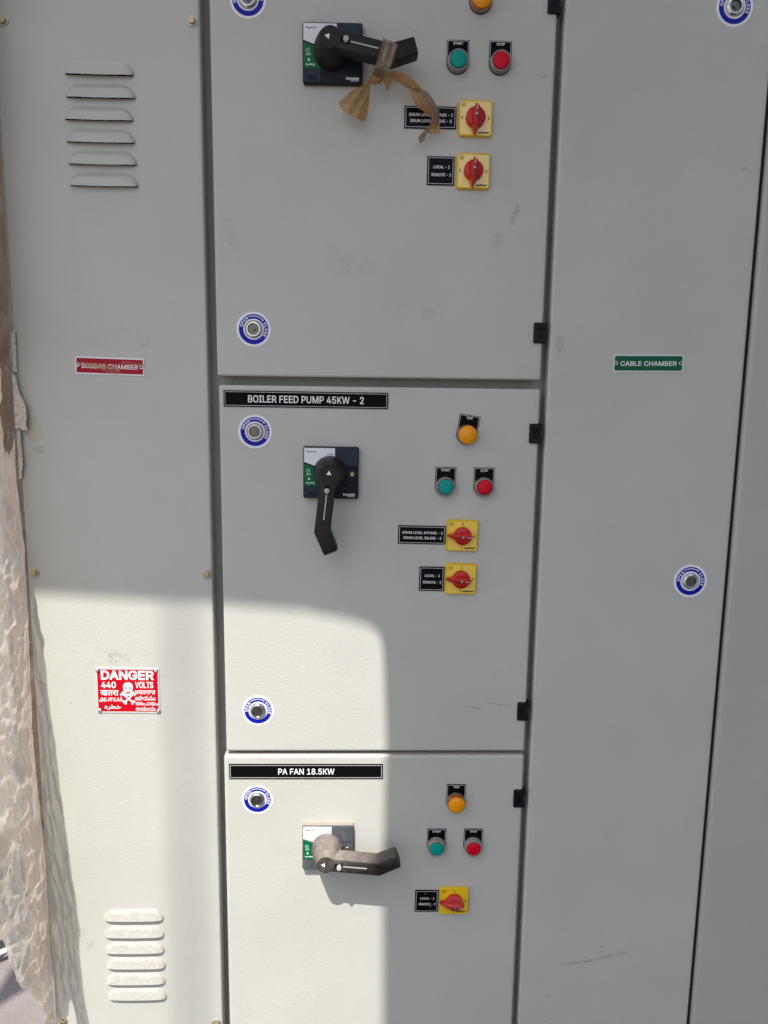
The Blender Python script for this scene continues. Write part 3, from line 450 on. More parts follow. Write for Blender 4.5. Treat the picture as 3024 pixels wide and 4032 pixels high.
WORDS = {
'hindi': '729,551,729,0,648,0,648,45,611,28,572,16,530,9,488,7,382,20,282,61,183,132,85,239,49,297,40,338,55,376,104,393,148,382,181,350,210,399,217,458,214,508,201,551,0,551,0,622,833,622,833,551 534,232,567,236,598,247,648,280,648,551,281,551,294,509,298,458,289,385,263,328,221,285,166,253,238,179,314,124,396,90,490,79,532,82,572,89,610,102,648,122,648,198,593,174,559,167,521,164,476,169,437,184,403,207,378,238,361,276,356,319,368,384,404,433,460,463,531,473,575,471,616,463,610,394,576,401,540,404,497,399,465,382,444,354,437,316,444,279,465,252,496,237 1299,551,1299,0,1218,0,1218,328,1109,328,1018,322,968,299,950,274,944,237,953,189,981,143,1026,94,1089,40,1035,-12,950,68,914,109,887,151,869,195,863,242,866,275,877,305,911,351,943,373,981,388,1029,396,1090,399,1218,399,1218,551,818,551,818,622,1402,622,1402,551 1783,42,1729,-12,1618,87,1526,181,1463,256,1434,305,1428,340,1443,376,1492,393,1536,382,1569,349,1603,371,1626,399,1640,431,1644,468,1639,514,1627,551,1388,551,1388,622,1812,622,1812,551,1708,551,1720,510,1724,458,1718,407,1702,365,1676,330,1642,301,1601,276,1555,254,1660,147 1967,551,1967,0,1886,0,1886,551,1797,551,1797,622,2070,622,2070,551',
'punjabi': '428,0,428,180,429,165,361,141,325,134,284,132,203,146,136,187,82,250,38,333,66,360,88,389,103,422,108,459,102,507,84,551,-7,551,-7,622,142,622,162,581,176,539,185,498,188,460,183,411,168,372,144,339,114,313,118,357,152,291,188,244,231,216,284,206,323,209,359,218,429,251,428,239,428,622,605,622,605,551,509,551,509,0 118,385,118,454,465,454,465,385 639,248,676,293,726,332,787,361,794,343,754,361,720,384,693,414,673,452,661,499,657,555,693,551,591,551,591,622,1167,622,1167,551,703,551,739,554,741,513,749,478,761,447,780,423,823,400,853,394,894,392,1054,392,1052,322,911,322,872,319,836,312,803,299,773,281,745,257,718,225,720,268,742,230,766,198,794,174,827,157,863,146,905,143,978,151,1012,161,1044,176,1050,100,982,77,905,69,842,75,787,93,740,120,700,157,666,200 1036,0,1036,551,940,551,940,622,1214,622,1214,551,1117,551,1117,0 1516,0,1463,5,1413,22,1367,47,1326,80,1291,119,1265,163,1249,210,1243,258,1246,291,1256,320,1288,363,1319,383,1357,397,1408,405,1478,408,1615,408,1615,551,1199,551,1199,622,1792,622,1792,551,1696,551,1696,172,1691,119,1677,76,1652,43,1618,19,1572,5 1523,73,1565,78,1596,96,1610,125,1615,183,1615,337,1488,337,1395,332,1347,311,1329,285,1324,252,1328,220,1341,188,1361,158,1387,130,1417,107,1451,89,1486,77 2153,0,2070,9,2003,36,1952,78,1915,134,1893,202,1886,280,1886,291,1868,291,1829,302,1817,329,1828,367,1855,404,1890,432,1924,442,1958,426,1967,387,1967,362,2232,362,2232,551,1778,551,1778,622,2409,622,2409,551,2312,551,2312,320,2283,291,1967,291,1971,229,1984,180,2003,142,2028,114,2056,94,2088,82,2154,73,2199,76,2242,84,2327,117,2355,46,2308,26,2258,12,2206,3 2476,261,2476,551,2395,551,2395,622,2644,622,2644,551,2556,551,2556,261 2947,0,2894,5,2844,22,2798,47,2757,80,2722,119,2696,163,2680,210,2674,258,2677,291,2687,320,2719,363,2750,383,2788,397,2839,405,2909,408,3046,408,3046,551,2630,551,2630,622,3223,622,3223,551,3127,551,3127,172,3122,119,3108,76,3083,43,3049,19,3003,5 2954,73,2996,78,3027,96,3041,125,3046,183,3046,337,2919,337,2826,332,2778,311,2760,285,2755,252,2759,220,2772,188,2792,158,2818,130,2848,107,2882,89,2917,77',
'tamil': '321,-124,232,-118,159,-101,102,-72,62,-36,37,9,29,60,40,109,74,149,102,164,142,173,206,176,953,176,956,104,217,104,170,103,145,99,129,90,114,56,127,12,167,-22,234,-44,327,-51,344,-51,438,-45,518,-28,584,0,638,37,679,81,709,130,713,149,726,200,730,251,725,308,710,361,685,409,649,449,601,478,542,494,518,497,493,497,436,486,395,453,379,397,385,363,402,335,429,315,465,309,499,315,525,333,542,361,548,400,545,431,538,460,523,485,501,510,558,527,592,492,617,448,626,396,623,363,616,333,584,284,561,265,533,252,500,244,463,241,420,245,381,258,348,279,322,309,306,347,300,393,307,449,329,493,362,526,405,549,452,562,503,566,575,560,639,540,692,509,737,469,771,421,796,368,811,311,816,252,813,200,804,150,798,128,761,53,705,-10,632,-59,547,-95,449,-117,342,-124 947,-154,947,554,1033,554,1033,-154 1209,0,1209,554,1295,554,1295,72,1725,72,1725,554,1811,554,1811,0 1987,0,1987,554,2522,554,2522,482,2352,482,2352,0,2266,0,2266,482,2073,482,2073,0 2893,0,2893,554,2979,554,2979,72,3328,72,3328,554,3414,554,3414,0 2779,-11,2744,-8,2715,2,2668,36,2648,70,2633,120,2627,202,2627,554,2713,554,2713,223,2717,140,2725,106,2741,82,2765,67,2797,61,2852,76,2876,96,2899,125,2897,39,2849,5,2817,-7 4082,566,4150,556,4205,528,4247,482,4276,421,4293,347,4299,262,4295,197,4284,142,4264,97,4236,60,4211,39,4183,24,4150,13,4113,6,4014,0,3590,0,3590,554,3676,554,3676,72,3902,72,3902,355,3905,411,3914,454,3927,487,3947,515,3972,537,4002,553,4038,563 4080,494,4047,489,4020,471,3996,427,3990,391,3988,338,3988,72,4035,72,4095,77,4141,91,4174,116,4195,153,4207,203,4211,267,4208,328,4198,382,4180,428,4156,464,4122,486 4082,678,4034,697,4015,745,4034,793,4082,812,4130,793,4149,745,4130,697',
'telugu': '390,-12,306,-7,234,10,173,35,123,70,85,112,58,161,41,215,36,273,42,340,61,396,90,441,128,474,174,493,225,500,262,496,295,485,321,466,341,441,353,409,357,373,353,335,340,302,319,274,289,252,250,239,202,235,155,241,115,258,82,281,58,304,82,366,105,341,142,316,197,305,232,309,258,322,278,369,262,414,220,429,178,419,144,390,122,343,115,280,115,271,122,221,143,173,178,130,231,97,301,74,390,67,519,80,610,120,664,187,682,285,679,321,671,354,657,382,638,405,612,420,580,425,538,410,518,360,525,324,544,296,574,273,612,256,612,184,303,184,303,258,522,258,513,251,482,272,459,300,444,335,439,374,443,404,454,433,473,460,502,481,538,495,584,500,633,493,677,472,713,439,741,396,759,343,765,284,759,214,740,153,708,102,666,61,612,29,548,6,473,-7 1285,-12,1240,-7,1202,6,1167,27,1136,56,1073,131,1023,189,972,207,926,189,907,136,927,84,980,63,1036,83,1057,108,1075,141,1128,81,1088,33,1041,0,1011,-9,975,-12,927,-6,890,10,862,35,844,67,833,102,829,138,834,179,848,214,870,243,899,264,933,278,970,282,1004,279,1034,270,1062,253,1089,231,1148,161,1196,105,1239,76,1290,67,1334,75,1367,100,1386,139,1393,193,1387,247,1370,295,1343,335,1307,370,1265,399,1217,423,1255,500,1314,470,1367,430,1412,382,1447,328,1469,266,1476,198,1470,137,1454,85,1426,44,1388,13,1341,-6 997,425,942,436,916,452,893,478,873,514,855,564,938,591,953,545,967,518,1003,500,1041,513,1090,565,1121,605,1184,675,1213,698,1244,713,1279,722,1320,725,1326,648,1268,637,1225,609,1179,556,1156,526,1103,468,1078,449,1053,436 1615,220,1581,223,1552,231,1509,261,1485,301,1478,344,1488,399,1511,443,1599,450,1577,425,1562,402,1551,353,1569,305,1619,286,1669,305,1683,350,1677,386,1658,409,1627,421,1586,425,965,425,965,500,1544,500,1617,497,1669,485,1709,462,1743,419,1753,388,1756,353,1747,297,1718,255,1673,229 1806,236,1814,309,1839,374,1878,427,1931,467,1994,492,2067,500,2141,492,2204,468,2257,428,2296,376,2321,312,2329,237,2321,167,2297,107,2258,56,2206,19,2142,-4,2067,-12,1993,-4,1929,19,1878,56,1839,106,1814,166 1889,245,1900,174,1934,117,1990,80,2067,67,2122,72,2167,89,2201,115,2226,151,2241,193,2246,240,2241,288,2227,331,2202,368,2168,397,2123,415,2067,421,2011,415,1967,397,1932,368,1908,332,1894,290 2480,-12,2417,-3,2363,22,2315,61,2273,111,2313,176,2368,115,2397,94,2425,79,2456,70,2487,67,2532,75,2565,100,2585,139,2592,193,2586,248,2569,295,2541,336,2505,371,2461,401,2413,426,2450,492,2509,462,2563,423,2609,376,2645,323,2667,263,2675,199,2663,111,2625,44,2564,2 2827,-12,2764,-3,2710,22,2662,61,2620,111,2660,176,2716,115,2743,94,2773,79,2803,70,2834,67,2879,75,2912,100,2932,139,2939,193,2933,247,2916,295,2888,335,2852,370,2810,399,2763,423,2800,500,2859,470,2912,430,2957,382,2992,328,3014,267,3022,199,3010,111,2972,44,2911,2 2406,425,2351,436,2325,452,2302,478,2282,514,2264,564,2347,591,2362,545,2376,518,2412,500,2450,513,2499,565,2530,605,2593,675,2622,698,2653,713,2688,722,2729,725,2735,648,2677,637,2634,609,2588,556,2565,526,2512,468,2487,449,2462,436 3296,425,3241,436,3215,452,3192,478,3172,514,3154,564,3237,591,3252,545,3266,518,3302,500,3340,513,3389,565,3420,605,3483,675,3512,698,3543,713,3578,722,3619,725,3625,648,3567,637,3524,609,3478,556,3455,526,3402,468,3377,449,3352,436 3538,-12,3495,-7,3457,6,3423,27,3393,56,3330,131,3280,189,3229,207,3183,189,3164,136,3184,84,3237,63,3294,83,3314,108,3332,141,3385,81,3345,33,3298,0,3268,-9,3232,-12,3184,-7,3147,10,3119,35,3101,67,3090,102,3086,138,3091,179,3105,214,3127,243,3156,264,3190,278,3227,282,3261,279,3291,270,3319,254,3346,231,3405,161,3453,105,3495,76,3543,67,3590,75,3623,99,3643,138,3650,192,3644,246,3627,293,3600,333,3563,366,3519,391,3467,410,3410,421,3349,425,3300,425,3383,500,3486,485,3573,453,3642,405,3692,346,3723,274,3733,194,3728,138,3712,88,3685,46,3648,15,3598,-5 3885,-12,3822,-3,3768,22,3720,61,3678,111,3718,176,3774,115,3802,94,3831,79,3861,70,3892,67,3937,75,3970,100,3990,139,3997,193,3991,247,3974,295,3946,335,3911,370,3868,399,3821,423,3858,500,3917,470,3970,430,4015,382,4050,328,4073,267,4080,199,4068,111,4030,44,3969,2 4231,-12,4168,-3,4114,22,4066,61,4024,111,4064,176,4120,115,4148,94,4177,79,4207,70,4238,67,4283,75,4316,100,4336,139,4343,193,4337,247,4320,295,4292,335,4257,370,4214,399,4167,423,4204,500,4263,470,4316,430,4361,382,4396,328,4418,267,4426,199,4414,111,4376,44,4315,2',
'malayalam': '367,566,459,558,504,548,546,533,558,525,570,518,619,502,655,480,681,455,698,428,707,398,710,368,702,323,675,285,622,253,626,256,665,238,696,211,715,177,721,136,716,98,702,63,677,32,641,9,594,-7,533,-12,463,-4,407,21,362,60,331,110,312,169,306,235,310,290,323,342,345,391,376,437,416,478,468,515,478,521,488,527,526,543,568,556,615,563,669,566,731,562,782,549,823,529,858,505,886,476,910,444,936,247,936,0,849,0,849,281,846,346,837,393,822,427,800,454,776,472,746,487,708,496,657,499,606,496,561,486,518,468,481,444,451,414,428,380,411,344,399,308,390,239,399,161,427,103,472,67,534,55,579,60,612,76,631,102,637,138,630,171,609,197,572,213,519,218,500,218,500,288,514,288,567,294,601,310,620,336,626,369,618,411,594,445,553,469,497,484,428,496,374,497,298,490,237,468,189,433,155,388,135,334,128,273,132,224,143,180,161,142,186,108,215,79,250,54,200,-9,159,20,121,56,88,99,62,151,45,210,39,277,44,337,59,392,84,441,120,483,166,518,223,544,289,561 1243,-12,1184,-5,1136,17,1098,51,1072,94,1055,143,1050,196,1063,281,1101,348,1161,390,1238,404,1290,397,1336,375,1373,342,1401,301,1420,255,1427,206,1402,209,1392,239,1376,269,1353,294,1326,316,1293,329,1255,334,1201,325,1163,297,1141,253,1134,198,1137,159,1146,125,1160,97,1181,76,1209,62,1244,58,1282,63,1314,77,1339,102,1358,138,1369,187,1373,248,1372,272,1368,298,1366,316,1363,335,1350,373,1328,410,1295,443,1251,470,1196,488,1127,494,1086,491,1050,484,1017,471,989,451,961,416,943,365,936,289,936,204,884,454,911,484,941,512,976,534,1018,552,1068,562,1127,566,1204,560,1271,542,1327,513,1374,475,1410,427,1436,372,1451,310,1456,242,1449,161,1428,97,1395,48,1352,14,1301,-5 1724,346,1786,340,1836,321,1874,292,1901,256,1917,215,1922,173,1919,135,1909,102,1877,57,1852,70,2234,70,2234,554,2320,554,2320,0,1823,0,1794,52,1826,97,1835,124,1838,158,1831,206,1809,244,1773,268,1724,276,1691,272,1664,261,1625,220,1611,164,1615,132,1625,102,1643,75,1670,51,1624,-7,1586,27,1555,67,1534,113,1527,166,1533,216,1552,260,1581,296,1621,323,1669,340 2854,279,2851,223,2843,169,2827,120,2804,76,2773,39,2733,12,2683,-6,2622,-12,2574,-8,2534,5,2499,24,2471,48,2448,76,2430,107,2408,169,2495,186,2516,129,2532,101,2555,79,2584,63,2621,58,2669,65,2706,86,2733,119,2752,164,2762,217,2766,278,2762,339,2752,392,2733,436,2706,469,2671,489,2626,496,2590,491,2561,476,2538,453,2520,426,2498,370,2412,387,2438,451,2456,481,2480,508,2509,532,2544,550,2584,562,2632,566,2689,560,2737,543,2775,515,2805,479,2827,435,2843,387,2851,334 3556,-12,3473,-3,3430,9,3388,29,3373,36,3358,43,3309,84,3270,129,3242,177,3222,229,3211,283,3207,338,3210,377,3217,412,3229,444,3244,473,3251,484,3273,509,3298,529,3325,545,3355,557,3387,564,3420,566,3508,550,3574,502,3615,428,3629,332,3620,246,3591,170,3546,104,3488,53,3473,43,3455,33,3412,12,3367,-2,3320,-9,3271,-12,3195,-6,3129,14,3071,45,3023,87,2984,137,2957,197,2940,263,2934,335,2941,400,2961,457,2993,502,3036,537,3089,559,3151,566,3205,561,3249,546,3286,521,3316,490,3257,431,3219,477,3189,491,3152,496,3116,492,3085,478,3058,455,3038,424,3025,383,3021,333,3028,263,3050,198,3086,141,3136,96,3200,66,3278,56,3321,59,3364,66,3387,74,3409,82,3443,104,3474,135,3501,173,3523,219,3537,272,3542,332,3538,386,3525,428,3505,459,3480,480,3451,492,3420,496,3384,491,3354,477,3328,454,3310,422,3298,381,3294,332,3298,280,3311,229,3331,181,3358,139,3391,104,3429,78,3447,73,3465,69,3506,60,3556,56,3632,65,3693,90,3740,130,3774,182,3794,244,3801,312,3796,370,3782,424,3759,474,3728,519,3797,566,3837,509,3866,448,3882,382,3888,314,3883,246,3867,183,3840,127,3803,80,3755,41,3698,12,3632,-6 4156,-12,4100,-6,4053,12,4014,41,3986,79,3968,124,3962,176,3968,229,3987,274,4016,311,4055,340,4102,357,4156,363,4210,357,4258,340,4296,312,4326,275,4345,230,4351,176,4345,123,4326,77,4296,40,4258,12,4210,-6 4156,295,4113,288,4078,266,4054,228,4046,175,4054,123,4078,86,4114,63,4156,56,4199,63,4235,86,4259,123,4267,176,4259,228,4236,266,4200,288',
'kannada': '421,69,521,76,602,96,664,131,709,181,735,246,744,328,741,371,732,410,717,442,696,468,669,484,635,489,592,473,571,419,585,374,624,338,679,312,679,241,373,241,373,317,552,317,521,350,501,390,493,438,497,468,509,498,528,524,556,545,591,558,634,563,691,556,738,533,776,497,804,451,820,394,826,330,814,221,778,135,719,69,640,24,540,-3,423,-12,306,-2,209,30,134,79,80,144,48,222,37,311,44,386,64,448,96,497,138,534,187,556,242,563,283,559,318,547,346,528,368,501,381,468,385,429,380,388,366,352,341,322,308,298,264,283,212,278,178,281,147,289,98,316,63,348,87,414,112,387,152,360,206,348,252,354,283,370,301,395,307,426,289,476,242,493,190,481,150,447,125,390,117,315,117,311,121,266,134,222,156,180,187,144,229,113,281,89,345,74 1089,-12,1036,-6,989,10,949,37,919,72,900,116,894,167,899,209,912,247,934,278,964,303,1002,319,1046,324,1094,318,1131,299,1155,270,1163,231,1160,199,1150,172,1082,178,1086,195,1088,210,1076,243,1043,254,992,233,976,206,971,170,979,129,1002,96,1041,74,1097,67,1157,76,1198,102,1223,143,1235,195,1311,195,1323,137,1351,98,1388,75,1433,67,1465,71,1491,83,1523,128,1530,158,1533,191,1529,237,1515,285,1490,334,1449,387,1520,435,1561,382,1591,327,1609,266,1615,198,1609,132,1591,80,1562,39,1526,11,1484,-6,1440,-12,1394,-9,1357,1,1328,17,1303,40,1259,101,1290,105,1263,63,1235,32,1204,11,1170,-3,1132,-10 1264,297,1224,314,1207,355,1224,398,1264,415,1306,398,1323,355,1306,314 894,474,894,551,1404,551,1480,556,1512,569,1530,592,1534,618,1530,651,1518,683,1498,714,1469,747,1534,790,1573,741,1598,697,1611,655,1615,612,1608,566,1574,516,1547,497,1515,484,1474,477,1422,474 2062,241,2056,167,2038,104,2007,54,1966,18,1913,-5,1850,-12,1799,-7,1757,10,1723,35,1699,68,1684,106,1679,148,1683,188,1694,221,1735,265,1790,279,1847,261,1866,212,1851,167,1811,150,1770,165,1755,210,1763,212,1754,184,1751,155,1757,121,1774,91,1804,69,1851,62,1888,67,1920,82,1945,106,1964,141,1976,186,1980,241,1977,294,1966,339,1948,378,1924,410,1879,446,1851,458,1815,467,1715,474,1405,474,1405,551,1734,551,1796,549,1849,541,1894,528,1932,511,1964,487,1992,460,2022,418,2044,368,2058,308 2412,-12,2344,-5,2287,14,2241,44,2205,83,2177,128,2159,177,2148,228,2144,279,2152,356,2177,425,2217,482,2270,526,2335,554,2410,563,2479,556,2536,537,2582,506,2618,467,2645,422,2663,374,2673,324,2676,276,2668,196,2643,126,2604,68,2551,25,2487,-3 2410,67,2462,73,2507,92,2543,122,2571,164,2588,216,2594,279,2589,336,2573,386,2547,427,2511,458,2465,478,2409,484,2360,478,2316,461,2278,432,2250,392,2232,340,2226,277,2232,214,2248,162,2275,121,2312,91,2357,73 2825,-12,2754,-2,2692,27,2638,70,2590,123,2642,177,2684,130,2727,96,2774,74,2826,67,2881,77,2921,106,2946,152,2954,210,2948,273,2929,330,2898,379,2857,421,2806,454,2748,477,2886,481,2930,449,2968,413,2997,371,3019,325,3032,273,3036,215,3033,175,3026,135,3012,96,2991,61,2963,31,2926,8,2880,-7 3192,-12,3121,-2,3060,27,3006,70,2957,123,3008,177,3051,130,3094,96,3141,74,3195,67,3248,77,3288,106,3313,152,3321,210,3315,276,3296,333,3266,382,3227,425,3180,460,3125,488,3168,565,3232,528,3289,482,3336,428,3373,365,3395,294,3403,215,3397,153,3380,99,3351,53,3311,18,3258,-5 3027,612,3020,566,2986,516,2959,497,2927,484,2886,477,2834,474,2704,474,2704,551,2816,551,2892,556,2924,569,2942,592,2946,618,2942,651,2930,683,2910,714,2881,747,2946,790,2986,741,3010,697,3023,655',
'urdu': '202,0,156,4,114,17,79,39,53,69,36,109,30,158,38,206,63,266,108,332,178,402,197,348,129,409,181,471,231,428,277,383,317,335,348,283,368,229,375,171,367,119,356,90,340,62,317,38,287,18,249,4 202,82,259,94,293,126,304,175,296,228,283,256,262,288,229,322,184,361,228,363,194,330,164,296,140,261,123,227,113,195,109,166,116,129,136,103,165,87 409,-232,380,-156,447,-130,502,-101,545,-69,579,-35,603,0,619,37,628,72,631,107,626,156,610,207,562,302,635,339,669,270,695,206,713,151,729,115,750,93,776,81,811,77,842,66,851,38,837,9,801,-5,761,-1,730,11,688,52,669,105,701,87,694,24,672,-34,638,-85,596,-128,549,-165,500,-195,452,-217 1511,-5,1446,1,1366,20,1328,37,1297,59,1379,100,1415,88,1452,82,1521,77,1552,66,1561,38,1547,9 801,-5,811,77,1020,77,1171,85,1228,94,1275,107,1311,124,1336,146,1356,201,1345,238,1311,273,1284,283,1250,287,1202,281,1155,262,1108,234,1065,200,989,123,936,55,849,58,926,165,972,217,1024,266,1078,308,1136,341,1196,362,1256,369,1307,363,1351,347,1386,320,1412,286,1428,246,1433,200,1425,153,1399,106,1353,63,1282,31,1186,9,1063,-2,906,-5 896,94,876,714,957,714,977,164 1511,-5,1520,77,1622,85,1720,108,1813,145,1897,194,1869,215,1837,234,1801,249,1763,261,1721,268,1677,270,1647,269,1619,266,1587,259,1571,335,1625,348,1677,352,1727,349,1771,340,1848,309,1913,273,1972,243,2002,233,2032,230,2053,230,2060,158,2019,155,1981,146,1911,116,1838,77,1754,38,1705,21,1649,7,1584,-2 1678,455,1643,470,1628,504,1643,539,1678,554,1713,539,1727,504,1713,470',
}

CAP = 0.509

def contours(enc):
    r = []
    for c in enc.split():
        n = c.split(',')
        r.append([tuple(map(int, n[i:i + 2])) for i in range(0, 0)] or [(int(n[2 * i]) / 1000, int(n[2 * i + 1]) / 1000) for i in range(len(n) // 2)])
    return r

def area(p):
    return 0.5 * sum(p[i][0] * p[(i + 1) % len(p)][1] - p[(i + 1) % len(p)][0] * p[i][1] for i in range(len(p)))

def grow(p, d):
    """move an outline outwards (positive d) along its right-hand normals, mitre limited"""
    r = []
    n = len(p)
    for i in range(n):
        a, b, c = p[i - 1], p[i], p[(i + 1) % n]
        e1 = Vector((b[0] - a[0], b[1] - a[1]))
        e2 = Vector((c[0] - b[0], c[1] - b[1]))
        if e1.length < 1e-9 or e2.length < 1e-9:
            r.append(b)
            continue
        n1 = Vector((e1.y, -e1.x)).normalized()
        n2 = Vector((e2.y, -e2.x)).normalized()
        m = n1 + n2
        if m.length < 1e-6:
            r.append((b[0] + n1.x * d, b[1] + n1.y * d))
            continue
        m.normalize()
        k = min(1.0 / max(m.dot(n1), 0.2), 1.5)
        r.append((b[0] + m.x * d * k, b[1] + m.y * d * k))
    return r

def winding(q, cs):
    w = 0
    for p in cs:
        for i in range(len(p)):
            a, b = p[i - 1], p[i]
            if a[1] <= q[1] < b[1] or b[1] <= q[1] < a[1]:
                x = a[0] + (q[1] - a[1]) * (b[0] - a[0]) / (b[1] - a[1])
                if x > q[0]:
                    w += 1 if b[1] > a[1] else -1
    return w

FILLS = {}
def fill(enc, bold):
    """points and triangles of one encoded glyph or word, thickened by bold, overlapping strokes merged"""
    if (enc, bold) in FILLS:
        return FILLS[(enc, bold)]
    cs = contours(enc)
    if not cs:
        return [], []
    if area(max(cs, key=lambda q: abs(area(q)))) < 0:
        cs = [c[::-1] for c in cs]
    cs = [grow(c, bold) for c in cs]
    pts, edges = [], []
    for c in cs:
        o = len(pts)
        pts += [Vector(p) for p in c]
        edges += [(o + k, o + (k + 1) % len(c)) for k in range(len(c))]
    vs, _, fs, _, _, _ = delaunay_2d_cdt(pts, edges, [], 0, 1e-5)
    tris = []
    for f in fs:
        m = ((vs[f[0]].x + vs[f[1]].x + vs[f[2]].x) / 3, (vs[f[0]].y + vs[f[1]].y + vs[f[2]].y) / 3)
        if winding(m, cs) != 0:
            k = (vs[f[1]] - vs[f[0]]).cross(vs[f[2]] - vs[f[0]])
            if abs(k) > 1e-10:
                tris.append(tuple(f) if k > 0 else (f[0], f[2], f[1]))
    FILLS[(enc, bold)] = ([(p.x, p.y) for p in vs], tris)
    return FILLS[(enc, bold)]

# ------------------------------------------------------------------ mesh building. Local frame: x right, z up, h = height out of the panel (towards -y)
class MB:
    def __init__(s):
        s.v, s.f, s.fm, s.mats, s.cur = [], [], [], [], 0
    def use(s, name):
        m = MATS[name]
        if m not in s.mats:
            s.mats.append(m)
        s.cur = s.mats.index(m)
        return s
    def add(s, verts, faces):
        o = len(s.v)
        s.v += verts
        s.f += [tuple(i + o for i in f) for f in faces]
        s.fm += [s.cur] * len(faces)
    def stack(s, rings, cap0=True, cap1=True):
        """rings: list of (outline of (x,z), h); every outline has the same count, counter-clockwise"""
        n = len(rings[0][0])
        vs = [(x, -h, z) for (pl, h) in rings for (x, z) in pl]
        fs = []
        for k in range(len(rings) - 1):
            for i in range(n):
                j = (i + 1) % n
                fs.append((k * n + i, k * n + j, (k + 1) * n + j, (k + 1) * n + i))
        if cap1:
            fs.append(tuple((len(rings) - 1) * n + i for i in range(n)))
        if cap0:
            fs.append(tuple(reversed(range(n))))
        s.add(vs, fs)
        return s
    def slab(s, outline, h0, h1, bev=0.0):
        if bev:
            s.stack([(outline, h0), (outline, h1 - bev), (grow(outline, -bev * 0.3), h1 - bev * 0.3), (grow(outline, -bev), h1), (grow(outline, -bev * 1.15), h1)])
        else:
            s.stack([(outline, h0), (outline, h1)])
        return s
    def flat(s, outer, holes, h):
        pls = [[Vector((p[0], p[1], 0)) for p in outer]] + [[Vector((p[0], p[1], 0)) for p in q] for q in holes]
        tris = tessellate_polygon(pls)
        pts = [p for q in pls for p in q]
        vs = [(p.x, -h, p.y) for p in pts]
        fs = []
        for (a, b, c) in tris:
            k = (pts[b] - pts[a]).cross(pts[c] - pts[a]).z
            if abs(k) > 1e-14:
                fs.append((a, b, c) if k > 0 else (a, c, b))
        s.add(vs, fs)
        return s
    def frame(s, x0, z0, x1, z1, w, h, r=0.0):
        o = rrect((x1 - x0), (z1 - z0), r, (x0 + x1) / 2, (z0 + z1) / 2)
        i = rrect((x1 - x0) - 2 * w, (z1 - z0) - 2 * w, max(r - w, 0), (x0 + x1) / 2, (z0 + z1) / 2)
        return s.band(o, i, h)
    def band(s, o, i, h):
        n = len(o)
        s.add([(p[0], -h, p[1]) for p in o + i], [(k, (k + 1) % n, n + (k + 1) % n, n + k) for k in range(n)])
        return s
    def lathe(s, prof, seg=40, cx=0.0, cz=0.0, cap=True):
        vs, fs = [], []
        for (r, h) in prof:
            for k in range(seg):
                a = 2 * math.pi * k / seg
                vs.append((cx + r * math.cos(a), -h, cz + r * math.sin(a)))
        for j in range(len(prof) - 1):
            for k in range(seg):
                l = (k + 1) % seg
                fs.append((j * seg + k, j * seg + l, (j + 1) * seg + l, (j + 1) * seg + k))
        if cap and prof[-1][0] > 1e-6:
            fs.append(tuple((len(prof) - 1) * seg + k for k in range(seg)))
        s.add(vs, fs)
        return s
    def box(s, x0, x1, y0, y1, z0, z1):
        s.add([(x0, y0, z0), (x1, y0, z0), (x1, y1, z0), (x0, y1, z0), (x0, y0, z1), (x1, y0, z1), (x1, y1, z1), (x0, y1, z1)],
              [(0, 3, 2, 1), (4, 5, 6, 7), (0, 1, 5, 4), (1, 2, 6, 5), (2, 3, 7, 6), (3, 0, 4, 7)])
        return s
    def glyph(s, enc, tr, h, bold):
        pts, tris = fill(enc, bold)
        s.add([(x, -h, z) for x, z in map(tr, pts)], tris)
    def word(s, txt, cx, cz, cap, h, width=None, bold=0.020, slant=0.0, space=0.0):
        """text centred at cx, cz; cap = capital height, width = total width wanted"""
        k = cap / CAP
        x = 0.0
        items = []
        for ch in txt:
            if ch == ' ':
                x += 0.20
                continue
            adv, enc = GLYPHS[ch]
            items.append((x, enc))
            x += adv / 1000 + space
        total = x - space
        sx = (width / total) if width else k
        for (x0, enc) in items:
            s.glyph(enc, lambda p: (cx + (x0 + p[0] + slant * p[1] - total / 2) * sx, cz + (p[1] - CAP / 2) * k), h, bold)
        return s
    def script(s, key, cx, cz, w, ht, h, bold=0.02):
        pts, _ = fill(WORDS[key], bold)
        xs = [p[0] for p in pts]
        zs = [p[1] for p in pts]
        kx, kz = w / (max(xs) - min(xs)), ht / (max(zs) - min(zs))
        mx, mz = (max(xs) + min(xs)) / 2, (max(zs) + min(zs)) / 2
        s.glyph(WORDS[key], lambda p: (cx + (p[0] - mx) * kx, cz + (p[1] - mz) * kz), h, bold)
        return s
    def arc_word(s, txt, rad, angs, cap, h, bold=0.022):
        k = cap / CAP
        for ch, a in zip(txt, angs):
            adv, enc = GLYPHS[ch]
            ca, sa = math.cos(R(a - 90)), math.sin(R(a - 90))
            def tr(p):
                u, w = (p[0] - adv / 2000) * k, rad + (p[1] - CAP / 2) * k
                return (u * ca - w * sa, u * sa + w * ca)
            s.glyph(enc, tr, h, bold)
        return s
    def tube(s, pts, r, seg=10):
        vs, fs = [], []
        n = len(pts)
        for i, p in enumerate(pts):
            p = Vector(p)
            d = (Vector(pts[min(i + 1, n - 1)]) - Vector(pts[max(i - 1, 0)])).normalized()
            a = d.orthogonal().normalized()
            b = d.cross(a)
            for k in range(seg):
                t = 2 * math.pi * k / seg
                q = p + (a * math.cos(t) + b * math.sin(t)) * r
                vs.append(tuple(q))
        for i in range(n - 1):
            for k in range(seg):
                l = (k + 1) % seg
                fs.append((i * seg + k, i * seg + l, (i + 1) * seg + l, (i + 1) * seg + k))
        fs.append(tuple(reversed(range(seg))))
        fs.append(tuple((n - 1) * seg + k for k in range(seg)))
        s.add(vs, fs)
        return s
